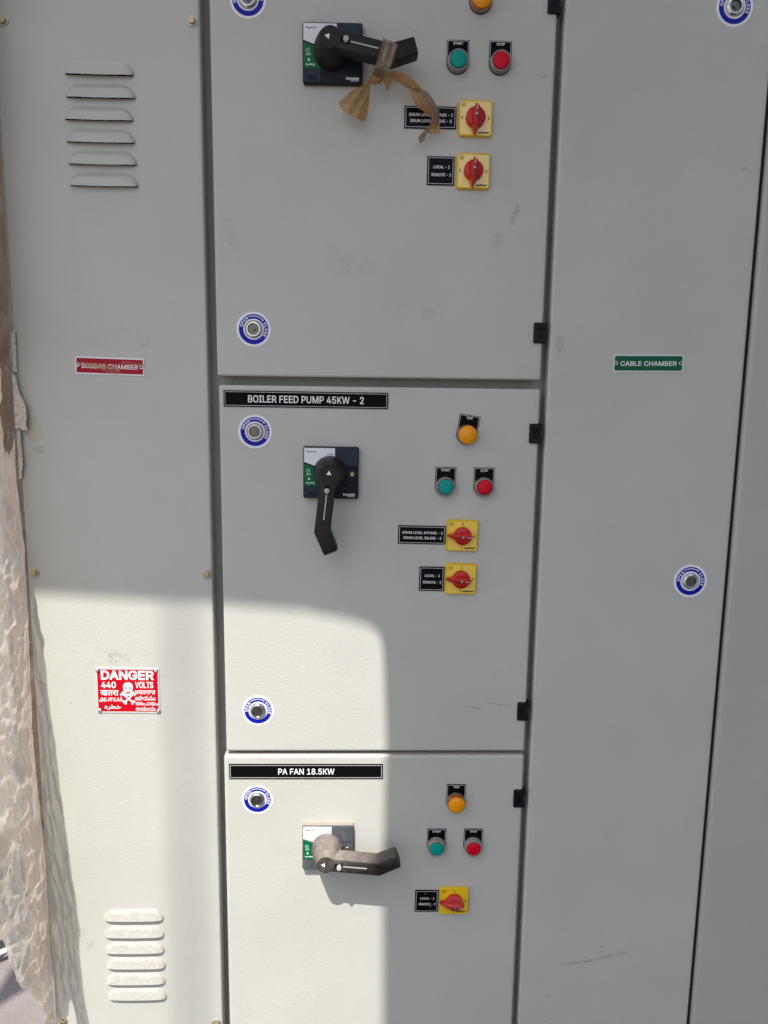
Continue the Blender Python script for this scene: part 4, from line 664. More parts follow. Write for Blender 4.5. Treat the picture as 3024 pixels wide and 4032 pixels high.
    def build(s, name, parent=None, loc=(0, 0, 0), roty=0.0, sharp=32):
        me = bpy.data.meshes.new(name)
        me.from_pydata(s.v, [], s.f)
        for m in s.mats:
            me.materials.append(m)
        me.polygons.foreach_set('material_index', s.fm)
        me.polygons.foreach_set('use_smooth', [True] * len(s.f))
        me.update()
        me.set_sharp_from_angle(angle=R(sharp))
        ob = bpy.data.objects.new(name, me)
        COL.objects.link(ob)
        ob.location = loc
        ob.rotation_euler = (0, roty, 0)
        if parent:
            ob.parent = parent
        return ob

def rrect(w, h, r, cx=0.0, cz=0.0, n=5):
    if r <= 1e-6:
        return [(cx - w / 2, cz - h / 2), (cx + w / 2, cz - h / 2), (cx + w / 2, cz + h / 2), (cx - w / 2, cz + h / 2)]
    p = []
    for (sx, sz, a0) in ((1, -1, -90), (1, 1, 0), (-1, 1, 90), (-1, -1, 180)):
        for k in range(n + 1):
            a = R(a0 + 90 * k / n)
            p.append((cx + sx * (w / 2 - r) + r * math.cos(a), cz + sz * (h / 2 - r) + r * math.sin(a)))
    return p

def tag(o, label=None, cat=None, group=None, kind=None):
    if label:
        o['label'] = label
    if cat:
        o['category'] = cat
    if group:
        o['group'] = group
    if kind:
        o['kind'] = kind
    return o

def empty(name, loc, label=None, cat=None, group=None, ang=0.0):
    o = bpy.data.objects.new(name, None)
    o.empty_display_size = 0.02
    COL.objects.link(o)
    o.location = loc
    o.rotation_euler = (0, R(-ang), 0)
    return tag(o, label, cat, group)

def copy_thing(src, loc, label, ang=None):
    """a copy of a thing with copies of its parts and sub-parts"""
    r = src.copy()
    COL.objects.link(r)
    r.location = loc
    r['label'] = label
    if ang is not None:
        r.rotation_euler = (0, R(-ang), 0)
    for ch in list(src.children):
        c = ch.copy()
        COL.objects.link(c)
        c.parent = r
        for g in list(ch.children):
            d = g.copy()
            COL.objects.link(d)
            d.parent = c
    return r

# ------------------------------------------------------------------ setting: ground; unseen and added for the light: roof overhead, slender pole
def grid_ground():
    m = MB().use('concrete')
    n = 2
    m.add([(-300, -300, 0), (300, -300, 0), (300, 300, 0), (-300, 300, 0)], [(0, 1, 2, 3)])
    return tag(m.build('ground'), kind='structure')
grid_ground()
m = MB().use('rubber_black').box(-0.75, 1.85, -2.3, -0.10, 0.0, 0.006)  # unseen mat added to cut light bounced up from the ground
tag(m.build('light_sink_mat'), kind='structure')

def shade_roof():
    """sheet roof 2.6 m up, out of view, its stepped edge shaped to cast the shade on the panels"""
    zr = 2.6
    edge = [(-1.33, -1.12), (-1.263, -1.04), (-1.02, -0.856), (-0.763, -0.877), (-0.479, -0.886), (-0.354, -0.892), (-0.277, -0.902), (-0.254, -0.907), (-0.2405, -0.918), (-0.2440, -0.942),  # outline traced back along the sun rays from the wanted shadow edge
            (-0.262, -1.02), (-0.3036, -1.1506), (-0.351, -1.321), (-0.418, -1.56), (-0.45, -1.72)]
    pl = edge + [(0.76, -1.72), (0.76, -0.25), (-1.0, -0.25), (-1.33, -0.70)]
    m = MB().use('shade_roof_metal')
    vs = [(x, y, zr) for x, y in pl] + [(x, y, zr + 0.003) for x, y in pl]
    n = len(pl)
    tr = tessellate_polygon([[Vector((x, y, 0)) for x, y in pl]])
    fs = [(a, b, c) for a, b, c in tr] + [(a + n, c + n, b + n) for a, b, c in tr]
    fs += [(i, (i + 1) % n, n + (i + 1) % n, n + i) for i in range(n)]
    m.add(vs, fs)
    for x in (-0.97, 0.72):               # brackets reaching back to the cabinet tops
        m.box(x - 0.02, x + 0.02, -0.7, 0.5, zr - 0.05, zr - 0.003)
        m.box(x - 0.02, x + 0.02, 0.46, 0.50, 0.0, zr - 0.052)
    return tag(m.build('shade_roof'), kind='structure')
shade_roof()

def shade_pole():
    m = MB().use('shade_pole_metal')
    m.tube([(-1.665, -4.5, 0), (-1.625, -4.5, 9.4)], 0.0125, 14)  # unseen, placed to cast the soft dark band on the cover
    return tag(m.build('shade_pole'), kind='structure')
shade_pole()

def side_shade_wall():
    """dark rendered wall added out of view on the right to block sky light"""
    m = MB().use('shade_wall_render').box(1.9, 2.1, -5.0, 0.8, 0.0, 3.4)  # unseen dark block added to cut sky light from the right
    return tag(m.build('shade_wall'), kind='structure')
side_shade_wall()

# ------------------------------------------------------------------ the control cabinet
XL0, XL1 = -0.5125, -0.229      # bolted cover of the busbar chamber
XD0, XD1 = -0.2155, 0.270       # doors
XR0, XR1 = 0.2805, 0.5795       # cable chamber door
cab = empty('electrical_cabinet', (0, 0, 0), 'light grey powder coated control cabinet with three stacked doors between two tall side panels', 'electrical cabinet')

fr = MB().use('paint_frame')
fr.box(-0.506, 0.574, 0.052, 0.55, 0.06, 2.25)
for (x0, x1) in ((-0.5115, -0.487), (-0.246, -0.198), (0.250, 0.300), (0.560, 0.5785)):
    fr.box(x0, x1, 0.036, 0.0515, 0.062, 2.248)
for (z0, z1) in ((0.062, 0.10), (0.846, 0.884), (1.436, 1.480), (2.21, 2.248)):
    fr.box(-0.1978, 0.2498, 0.037, 0.0515, z0, z1)
fr.use('rubber_black').box(-0.50, 0.57, 0.06, 0.54, 0.0, 0.058)
fr.build('frame', cab)

def panel(name, mat, x0, x1, z0, z1, bev=0.0032, rad=0.003, th=0.0225, parent=None):
    m = MB().use(mat)
    def ol(d):
        return rrect(x1 - x0 - 2 * d, z1 - z0 - 2 * d, max(rad - d, 0.0004), (x0 + x1) / 2, (z0 + z1) / 2, 4)
    rings = [(ol(0), -th), (ol(0), -bev)]
    for a in (22.5, 45, 67.5, 90):
        rings.append((ol(bev * (1 - math.cos(R(a)))), -bev + bev * math.sin(R(a))))
    rings.append((ol(bev * 1.6), 0.0))
    m.stack(rings)
    return m.build(name, parent, sharp=50)

cover = panel('cover_panel', 'paint_cover', XL0, XL1, 0.065, 2.245, parent=cab)
tag(cover, 'bolted cover with two sets of louvers, dust and glue marks')
door_top = panel('door', 'paint_top_door', XD0, XD1, 1.4638, 2.245, parent=cab)
tag(door_top, 'topmost door, shaded, with a taped handle')
door_mid = panel('door', 'paint_middle_door', XD0 + 0.0018, XD1 + 0.0004, 0.8668, 1.4505, parent=cab)
tag(door_mid, 'middle door under the long black title plate, lower left in sun')
door_bot = panel('door', 'paint_bottom_door', XD0 - 0.0025, XD1 + 0.0010, 0.065, 0.8602, bev=0.0045, rad=0.005, parent=cab)
tag(door_bot, 'bottom door with dust on its rounded top edge')
chamber = panel('chamber_door', 'paint_chamber_door', XR0, XR1, 0.065, 2.245, bev=0.004, parent=cab)

def louvers(rows, mat, parent, depth=0.0068, slot='dark_hole'):
    """pressed louvers, each a flattened hood open at its lower lip"""
    m = MB()
    for (xc, zb, hw, ht) in rows:
        m.use(mat)
        NU, NV = 44, 12
        vs = []
        for j in range(NV + 1):
            v = j / NV                      # 0 top .. 1 lip
            for i in range(NU + 1):
                u = -1 + 2 * i / NU
                au = abs(u)
                zt = zb + ht * (1 - 0.80 * max(0.0, (au - 0.60) / 0.40) ** 2.4)
                zl = zb + ht * 0.16 * max(0.0, (au - 0.90) / 0.10) ** 2
                z = zt + (zl - zt) * v
                s = min(1.0, v / 0.42)
                s = 0.40 * s * s * (3 - 2 * s) + 0.60 * v
                side = max(0.0, 1 - au ** 9) ** 0.55
                vs.append((xc + u * hw, 0.0004 - depth * s * side, z - 0.0010 * v * (1 - u * u)))
        fs = [(j * (NU + 1) + i, (j + 1) * (NU + 1) + i, (j + 1) * (NU + 1) + i + 1, j * (NU + 1) + i + 1) for j in range(NV) for i in range(NU)]
        m.add(vs, fs)
        # folded lip: a thin return under the hood
        base = NV * (NU + 1)
        lip = [vs[base + i] for i in range(NU + 1)]
        inner = [(x, min(0.0001, y + 0.0012), z + 0.0009) for (x, y, z) in lip]
        m.add(lip + inner, [(i, NU + 1 + i, NU + 2 + i, i + 1) for i in range(NU)])
        # dark face painting in the shade of the opening behind the lip
        m.use(slot)
        n = 20
        up = [(xc + hw * 0.96 * math.cos(math.pi * k / n), zb + ht * 0.5 * math.sin(math.pi * k / n) - 0.0020 * math.sin(math.pi * k / n)) for k in range(n + 1)]
        m.add([(x, -0.0006 - 0.0028 * math.sin(math.pi * q / n), z) for q, (x, z) in enumerate(up)], [tuple(range(n + 1))])
        m.use('chrome_shaded')
        for k in range(-5, 6, 2):
            m.box(xc + k * 0.0078 - 0.0022, xc + k * 0.0078 + 0.0022, -0.0012, -0.0008, zb + 0.0002, zb + ht * 0.30)
    return m.build('vent', parent, sharp=40)

louvers([(-0.3703, 1.8748, 0.0489, 0.0205), (-0.3696, 1.8449, 0.0492, 0.0200), (-0.3733, 1.8156, 0.0490, 0.0198), (-0.3725, 1.7860, 0.0492, 0.0202),
         (-0.3712, 1.7567, 0.0494, 0.0203), (-0.3703, 1.7277, 0.0496, 0.0202)], 'paint_louver', cover, depth=0.0084)
louvers([(-0.3726, 0.5688, 0.0500, 0.0200), (-0.3728, 0.5384, 0.0502, 0.0200), (-0.3734, 0.5090, 0.0503, 0.0200), (-0.3720, 0.4800, 0.0502, 0.0198),
         (-0.3736, 0.4504, 0.0504, 0.0195), (-0.3721, 0.4211, 0.0502, 0.0200)], 'paint_dusty_louver', cover)['label'] = 'louvered vent with dust on its hoods, near the cover foot'

def bolt(x, z, a, parent):
    m = MB().use('washer_zinc')
    m.lathe([(0.0076, 0.0), (0.0076, 0.0012), (0.0071, 0.0016), (0.005, 0.0016)], 28, cap=True)
    m.use('brass_zinc')
    hx = [(0.0054 * math.cos(R(60 * k + a)), 0.0054 * math.sin(R(60 * k + a))) for k in range(6)]
    m.stack([(hx, 0.0014), (hx, 0.0052), (grow(hx, -0.0008), 0.0058)])
    m.use('brass_zinc').lathe([(0.0030, 0.0058), (0.0028, 0.0055), (0.0, 0.0053)], 16, cap=False)
    return m.build('bolt', parent, (x, 0, z))
for (x, z, a) in ((-0.4985, 1.9425, 8), (-0.2395, 1.9482, 25), (-0.5020, 1.1610, 3), (-0.2377, 1.1607, 20), (-0.4995, 0.3765, 15), (-0.2400, 0.3700, 40)):
    bolt(x, z, a, cover)

def hinge(z, parent, sc=1.0):
    """black moulded hinge: C-shaped leaf wrapped over the door edge round a barrel"""
    m = MB().use('hinge_black')
    x0, x1 = 0.2556, 0.2735
    o = [(x0 + 0.0015, z - 0.0150), (x1, z - 0.0150), (x1, z - 0.0062), (x1 - 0.0118, z - 0.0062), (x1 - 0.0118, z + 0.0062), (x1 + 0.0010, z + 0.0062),
         (x1 + 0.0010, z + 0.0150), (x0 + 0.0015, z + 0.0150), (x0, z + 0.0135), (x0, z - 0.0135)]
    m.slab(o, -0.012, 0.0052, 0.0012)
    m.box(x1 - 0.0122, x1 - 0.001, -0.0012, 0.02, z - 0.0062, z + 0.0062)
    m.tube([(x1 - 0.0048, -0.0008, z - 0.0075), (x1 - 0.0048, -0.0008, z + 0.0075)], 0.0032, 14)
    return m.build('hinge', parent)
hinge(1.9848, door_top)
hinge(1.5332, door_top)
hinge(1.3836, door_mid)
hinge(0.9362, door_mid)
hinge(0.7846, door_bot)

nb = empty('electrical_cabinet', (0.945, 0, 0), 'plain grey cabinet side by side with the cable chamber, cut by the frame', 'electrical cabinet')
m = MB().use('paint_frame')
m.box(-0.355, 0.36, 0.028, 0.55, 0.06, 2.25)
m.use('rubber_black').box(-0.3652, -0.3597, 0.006, 0.40, 0.06, 2.25)
m.build('frame', nb)
d = panel('door', 'paint_neighbour', -0.3595, 0.36, 0.065, 2.245, bev=0.006, rad=0.006, parent=nb)

# ------------------------------------------------------------------ black engraved plates
def plate(name, label, x, z, w, h, lines, ang=0.0, border=0.0019, bw=0.0005, group='black engraved text plates', th=0.0016, extra=None):
    t = empty(name, (x, 0, z), label, 'text plate', group, ang)
    m = MB().use('black_label')
    m.slab(rrect(w, h, 0.0004, n=2), 0.0, th, 0.0003)
    m.use('label_white')
    m.frame(-w / 2 + border, -h / 2 + border, w / 2 - border, h / 2 - border, bw, th + 0.00012)
    for (txt, cx, cz, cap, wd) in lines:
        m.word(txt, cx, cz, cap, th + 0.00012, wd, bold=0.014)
    if extra:
        extra(m, th + 0.00012)
    m.build('face_plate', t)
    return t
plate('title_plate', 'long black plate reading BOILER FEED PUMP 45KW - 2 at the top of the middle door', -0.0833, 1.4303, 0.2462, 0.0243,
      [('BOILER FEED PUMP 45KW - 2', 0.0, 0.0, 0.0100, 0.1750)], ang=-0.2, group='long title plates')
plate('title_plate', 'long black plate reading PA FAN 18.5KW at the top of the bottom door', -0.0850, 0.8325, 0.2492, 0.0252,
      [('PA FAN 18.5KW', 0.0, 0.0, 0.0098, 0.0920)], ang=-0.1, group='long title plates')
DR = [('DRUM LEVEL BYPASS - 1', 0.001, 0.0035, 0.0038, 0.0630), ('DRUM LEVEL INLINE - 2', 0.001, -0.0047, 0.0038, 0.0596)]
LO = [('LOCAL - 1', 0.0010, 0.0052, 0.0038, 0.0242), ('REMOTE - 2', 0.0010, -0.0054, 0.0038, 0.0291)]
plate('label_plate', 'black DRUM LEVEL plate half covered by the dangling brown tape', 0.0944, 1.8303, 0.0742, 0.0300, DR, 0.2)
plate('label_plate', 'black LOCAL REMOTE plate on the topmost door under the drum level plate', 0.1110, 1.7588, 0.0394, 0.0394, LO, -0.3)
plate('label_plate', 'fully readable black DRUM LEVEL plate on the middle door', 0.0950, 1.2251, 0.0737, 0.0290, DR, -0.8)
plate('label_plate', 'clean black LOCAL REMOTE plate on the middle door', 0.1119, 1.1552, 0.0393, 0.0388, LO, -1.0)
def scratches(m, h):
    m.use('pin_grey')
    for (cx, cz, w, hh, a) in ((-0.003, 0.0135, 0.0016, 0.0012, 20), (-0.0098, 0.0004, 0.0018, 0.0006, 50), (0.0065, -0.0098, 0.0040, 0.0007, 8)):
        ca, sa = math.cos(R(a)), math.sin(R(a))
        m.flat([(cx + u * ca - v * sa, cz + u * sa + v * ca) for u, v in ((-w / 2, -hh / 2), (w / 2, -hh / 4), (w / 2, hh / 2), (-w / 3, hh / 3))], [], h)
plate('label_plate', 'scratched black LOCAL REMOTE plate on the bottom door', 0.1163, 0.5986, 0.0397, 0.0400, LO, -0.9, extra=scratches)

# ------------------------------------------------------------------ push buttons and indicator lamps
def legend(txt, parent, width):
    m = MB()
    w, r = 0.0316, 0.0158
    def outl(i):
        p = [(w / 2 - i, -i), (-w / 2 + i, -i)]
        p += [(-(r - i) * math.cos(R(a)), -0.0293 - (r - i) * math.sin(R(a))) for a in range(0, 181, 9)]
        return p[::1]
    o = outl(0.0)
    m.use('black_label').slab(o, 0.0, 0.0014, 0.0003)
    m.use('label_white').band(outl(0.0011), outl(0.0016), 0.00152)
    m.word(txt, 0.0, -0.0046, 0.0032, 0.00152, width, bold=0.016)
    return m.build('legend_plate', parent)

def push_button(x, z, txt, colour, label, width, ang=0.0, dusty=False):
    t = empty('push_button', (x, 0, z), label, 'push button', 'start and stop push buttons', ang)
    legend(txt, t, width)
    bz = 'bezel_dusty' if dusty else 'bezel_smoke'
    cz = -0.0293
    m = MB().use(bz)
    m.lathe([(0.0150, 0.0014), (0.0150, 0.0050), (0.0146, 0.0062), (0.0146, 0.0105), (0.0142, 0.0118), (0.0128, 0.0122), (0.0119, 0.0118), (0.0117, 0.0080), (0.0, 0.0080)], 48, 0, cz)
    m.build('bezel', t)
    m = MB().use(colour)
    m.lathe([(0.0113, 0.0079), (0.0113, 0.0120), (0.0110, 0.0134), (0.0101, 0.0141), (0.0060, 0.0146), (0.0, 0.0147)], 48, 0, cz)
    m.build('cap', t)
    return t
push_button(0.1313, 1.9331, 'START', 'button_green', 'green START button on the topmost door', 0.0140)
push_button(0.1914, 1.9333, 'STOP', 'button_red', 'red STOP button on the topmost door', 0.0116)
push_button(0.1298, 1.3309, 'START', 'button_green', 'green START button on the middle door', 0.0140, -0.7)
push_button(0.1887, 1.3307, 'STOP', 'button_red', 'red STOP button on the middle door, its plate mirror bright', 0.0116, 0.0)
push_button(0.1304, 0.7302, 'START', 'button_green', 'dusty green START button on the bottom door', 0.0140, -0.5, True)
push_button(0.1916, 0.7298, 'STOP', 'button_red', 'dusty red STOP button on the bottom door', 0.0116, -1.0, True)

def trip_lamp(x, z, label, ang=0.0):
    t = empty('indicator_lamp', (x, 0, z), label, 'indicator lamp', 'amber trip lamps', ang)
    legend('TRIP', t, 0.0100)
    cz = -0.0293
    m = MB().use('bezel_smoke').lathe([(0.0150, 0.0014), (0.0150, 0.0040), (0.0147, 0.0050), (0.0, 0.0050)], 48, 0, cz)
    m.build('bezel', t)
    m = MB().use('lamp_amber_rim').lathe([(0.0146, 0.0049), (0.0146, 0.0125), (0.0141, 0.0145), (0.0134, 0.0153)], 48, 0, cz, cap=False)
    m.use('lamp_amber').lathe([(0.0134, 0.0153), (0.0110, 0.0168), (0.0065, 0.0181), (0.0, 0.0186)], 48, 0, cz)
    m.build('lens', t)
    return t
trip_lamp(0.1612, 1.9826 + 0.0293, 'amber lamp cut by the top of the frame')
trip_lamp(0.1645, 1.4103, 'amber TRIP lamp with a tilted plate on the middle door', -8.6)
trip_lamp(0.1609, 0.8092, 'amber TRIP lamp on the bottom door, plate straight', -0.9)

# ------------------------------------------------------------------ yellow rotary switches
def rotary(x, z, label, knob_ang, ang=0.0, dusty=False, digits='1212'):
    t = empty('rotary_switch', (x, 0, z), label, 'rotary switch', 'yellow and red rotary switches', ang)
    w = 0.0488
    m = MB().use('yellow_dusty' if dusty else 'switch_yellow_rim')
    o = rrect(w, w, 0.0042)
    m.stack([(o, 0.0), (o, 0.0035)], cap1=False)
    m.use('switch_yellow_rim')
    m.stack([(o, 0.0035), (grow(o, -0.0004), 0.0055), (grow(o, -0.0011), 0.0064), (grow(o, -0.0020), 0.0064), (grow(o, -0.0024), 0.0058)], cap0=False, cap1=False)
    i = grow(o, -0.0024)
    m.use('switch_yellow').flat(i, [], 0.0058)
    hh = 0.0060
    m.use('print_black')
    for (ch, px, pz) in ((digits[0], 0.0005, 0.0182), (digits[1], 0.0192, 0.0), (digits[2], 0.0002, -0.0188), (digits[3], -0.0192, 0.0005)):
        m.word(ch, px, pz, 0.0036, hh, bold=0.03)
    m.word('salzer', 0.0118, -0.0192, 0.0024, hh, 0.0165, bold=0.05, slant=0.25)
    # round maker's emblem in the corner: a ring with a looped squiggle
    cx, cz = -0.0171, 0.0178
    n = 28
    ring = lambda r: [(cx + r * math.cos(2 * math.pi * k / n), cz + r * math.sin(2 * math.pi * k / n)) for k in range(n)]
    m.band(ring(0.0031), ring(0.0026), hh)
    for (x0, z0, x1, z1, tw) in ((-0.0020, 0.0004, -0.0012, -0.0006, 0.0005), (-0.0012, -0.0006, -0.0004, 0.0006, 0.0005), (-0.0004, 0.0006, 0.0006, 0.0003, 0.0005),
                                 (0.0006, 0.0003, 0.0020, 0.0005, 0.0005), (0.0014, 0.0005, -0.0002, -0.0020, 0.0005), (-0.0022, 0.0002, 0.0024, 0.0002, 0.0003)):
        dx, dz = x1 - x0, z1 - z0
        ln = math.hypot(dx, dz)
        nx, nz = -dz / ln * tw / 2, dx / ln * tw / 2
        m.flat([(cx + x0 + nx, cz + z0 + nz), (cx + x0 - nx, cz + z0 - nz), (cx + x1 - nx, cz + z1 - nz), (cx + x1 + nx, cz + z1 + nz)], [], hh + 0.00002)
    m.build('base_plate', t)
    k = MB().use('knob_red_dusty' if dusty else 'knob_red')
    k.lathe([(0.0139, 0.0059), (0.0139, 0.0120), (0.0132, 0.0136), (0.0118, 0.0142), (0.0, 0.0142)], 48)
    up = [(-0.0252, 0.0), (-0.0205, 0.0022), (-0.0150, 0.0041), (-0.0080, 0.0060), (0.0, 0.0069), (0.0065, 0.0064), (0.0115, 0.0044), (0.0145, 0.0018), (0.0156, 0.0)]
    low = [(a, -b) for a, b in up[1:-1]][::-1]
    o = (up + low)[::-1]
    def lower(f):      # shrink the bar's outline towards its spine
        return [(a * (1 - 0.10 * f), b * (1 - 0.62 * f)) for a, b in o]
    # the bar rises from its pointed tail to full height over the spindle
    n = len(o)
    rings = []
    for f, hgt in ((0.0, 0.0085), (0.06, 0.0185), (0.22, 0.0222), (0.55, 0.0240), (1.0, 0.0248)):
        rings.append((lower(f), hgt))
    vs = []
    for (pl, hgt) in rings:
        for (a, b) in pl:
            fall = max(0.0, (-a - 0.006) / 0.020)
            fr = max(0.0, (a - 0.009) / 0.007)
            hz = 0.0085 + (hgt - 0.0085) * max(0.12, 1 - 0.62 * min(1, fall) ** 1.5 - 0.30 * min(1, fr) ** 2)
            vs.append((a, -hz, b))
    fs = []
    for q in range(len(rings) - 1):
        for i2 in range(n):
            j2 = (i2 + 1) % n
            fs.append((q * n + i2, q * n + j2, (q + 1) * n + j2, (q + 1) * n + i2))
    fs.append(tuple((len(rings) - 1) * n + i2 for i2 in range(n)))
    k.add(vs, fs)
    k.use('label_white')
    k.add([(0.0060, -0.02485, 0.0004), (0.0060, -0.02485, -0.0004), (0.0136, -0.0222, -0.0004), (0.0136, -0.0222, 0.0004)], [(0, 1, 2, 3)])
    ko = k.build('knob', t, roty=R(-knob_ang), sharp=35)
    s = MB().use('dark_hole').lathe([(0.0026, 0.0243), (0.0026, 0.0250), (0.0021, 0.02505)], 20, cap=False)
    s.use('screw_steel').lathe([(0.0021, 0.02500), (0.0016, 0.0253), (0.0, 0.0254)], 20)
    s.use('dark_hole').flat([(-0.0015, -0.0002), (0.0015, -0.0002), (0.0015, 0.0002), (-0.0015, 0.0002)], [], 0.02548)
    so = s.build('screw', ko)
    return t
rotary(0.1582, 1.8296, 'yellow switch beside the tape-covered drum level plate, pointer up', 89)
rotary(0.1574, 1.7585, 'mirror-bright yellow switch beside the topmost local remote plate, pointer up', 88)
rotary(0.1573, 1.2252, 'yellow switch beside the readable drum level plate, pointer sideways', -1, -0.8)
rotary(0.1571, 1.1562, 'yellow switch beside the clean local remote plate, pointer sideways', -2, -1.0)
rotary(0.1618, 0.6015, 'dusty yellow switch on the bottom door, pointer sideways', -3, -0.4, True)

# ------------------------------------------------------------------ door locks with blue turn stickers
def lock(x, z, label, ang=0.0, insert_ang=20, r=0.0253):
    t = empty('door_lock', (x, 0, z), label, 'door lock', 'round door locks with blue stickers', ang)
    n = 64
    c = lambda q: [(q * math.cos(2 * math.pi * k / n), q * math.sin(2 * math.pi * k / n)) for k in range(n)]
    m = MB().use('sticker_white')
    m.stack([(c(r), 0.0), (c(r), 0.00035)])
    m.use('sticker_blue').band(c(r * 0.862), c(r * 0.602), 0.00045)
    m.use('sticker_white')
    m.arc_word('OPEN', r * 0.732, (163, 150, 137, 122.5), 0.0038, 0.00055, bold=0.03)
    m.arc_word('CLOSE', r * 0.732, (26, 12, -2, -16, -29.5), 0.0038, 0.00055, bold=0.03)
    ra, tw = r * 0.755, 0.00055
    a = [R(112 - 68 * k / 20) for k in range(21)]
    arc = [((ra + tw) * math.cos(q), (ra + tw) * math.sin(q)) for q in a] + [((ra - tw) * math.cos(q), (ra - tw) * math.sin(q)) for q in a[::-1]]
    m.flat(arc[::-1], [], 0.00055)
    q = R(44)
    p = lambda rr, aa: (rr * math.cos(R(aa)), rr * math.sin(R(aa)))
    m.flat([p(ra + 0.0017, 45), p(ra - 0.0017, 45), p(ra - 0.0001, 38.5)], [], 0.00057)
    m.build('sticker', t)
    cy = MB().use('chrome')
    cy.lathe([(0.0131, 0.0003), (0.0131, 0.0010), (0.0126, 0.0022), (0.0108, 0.0044), (0.0102, 0.0048), (0.0088, 0.0048), (0.0084, 0.0044)], 56, cap=False)
    cy.use('chrome_shaded').lathe([(0.0084, 0.0044), (0.0082, 0.0012), (0.0, 0.0012)], 48, cap=False)
    co = cy.build('lock_cylinder', t)
    tri = [(0.0046 * math.cos(R(120 * k + insert_ang)), 0.0046 * math.sin(R(120 * k + insert_ang))) for k in range(3)]
    rt = []
    for k in range(3):
        A, B, D = Vector(tri[k - 1]), Vector(tri[k]), Vector(tri[(k + 1) % 3])
        rt += [tuple(B.lerp(A, 0.22)), tuple(B.lerp(A, 0.05).lerp(D, 0.05)), tuple(B.lerp(D, 0.22))]
    i = MB().use('chrome_shaded').slab(rt, 0.0012, 0.0040, 0.0004)
    i.build('key_insert', co)
    return t
lock(-0.1622, 1.9784, 'lock at the upper left of the topmost door, cut by the frame', 28)
lock(-0.1604, 1.5323, 'lock at the foot of the topmost door', 0, 10)
lock(-0.1604, 1.3816, 'lock under the boiler feed pump plate', 0, -30)
lock(-0.1616, 0.9366, 'sunlit lock at the foot of the middle door', 17, 75)
lock(-0.1646, 0.7828, 'sunlit lock under the pa fan plate', 9, 45)
lock(0.5224, 1.1539, 'lower lock on the cable chamber door', 12, 160, 0.0265)
lock(0.5210, 1.9862, 'upper lock on the cable chamber door, cut by the frame', 9, 40, 0.0262)

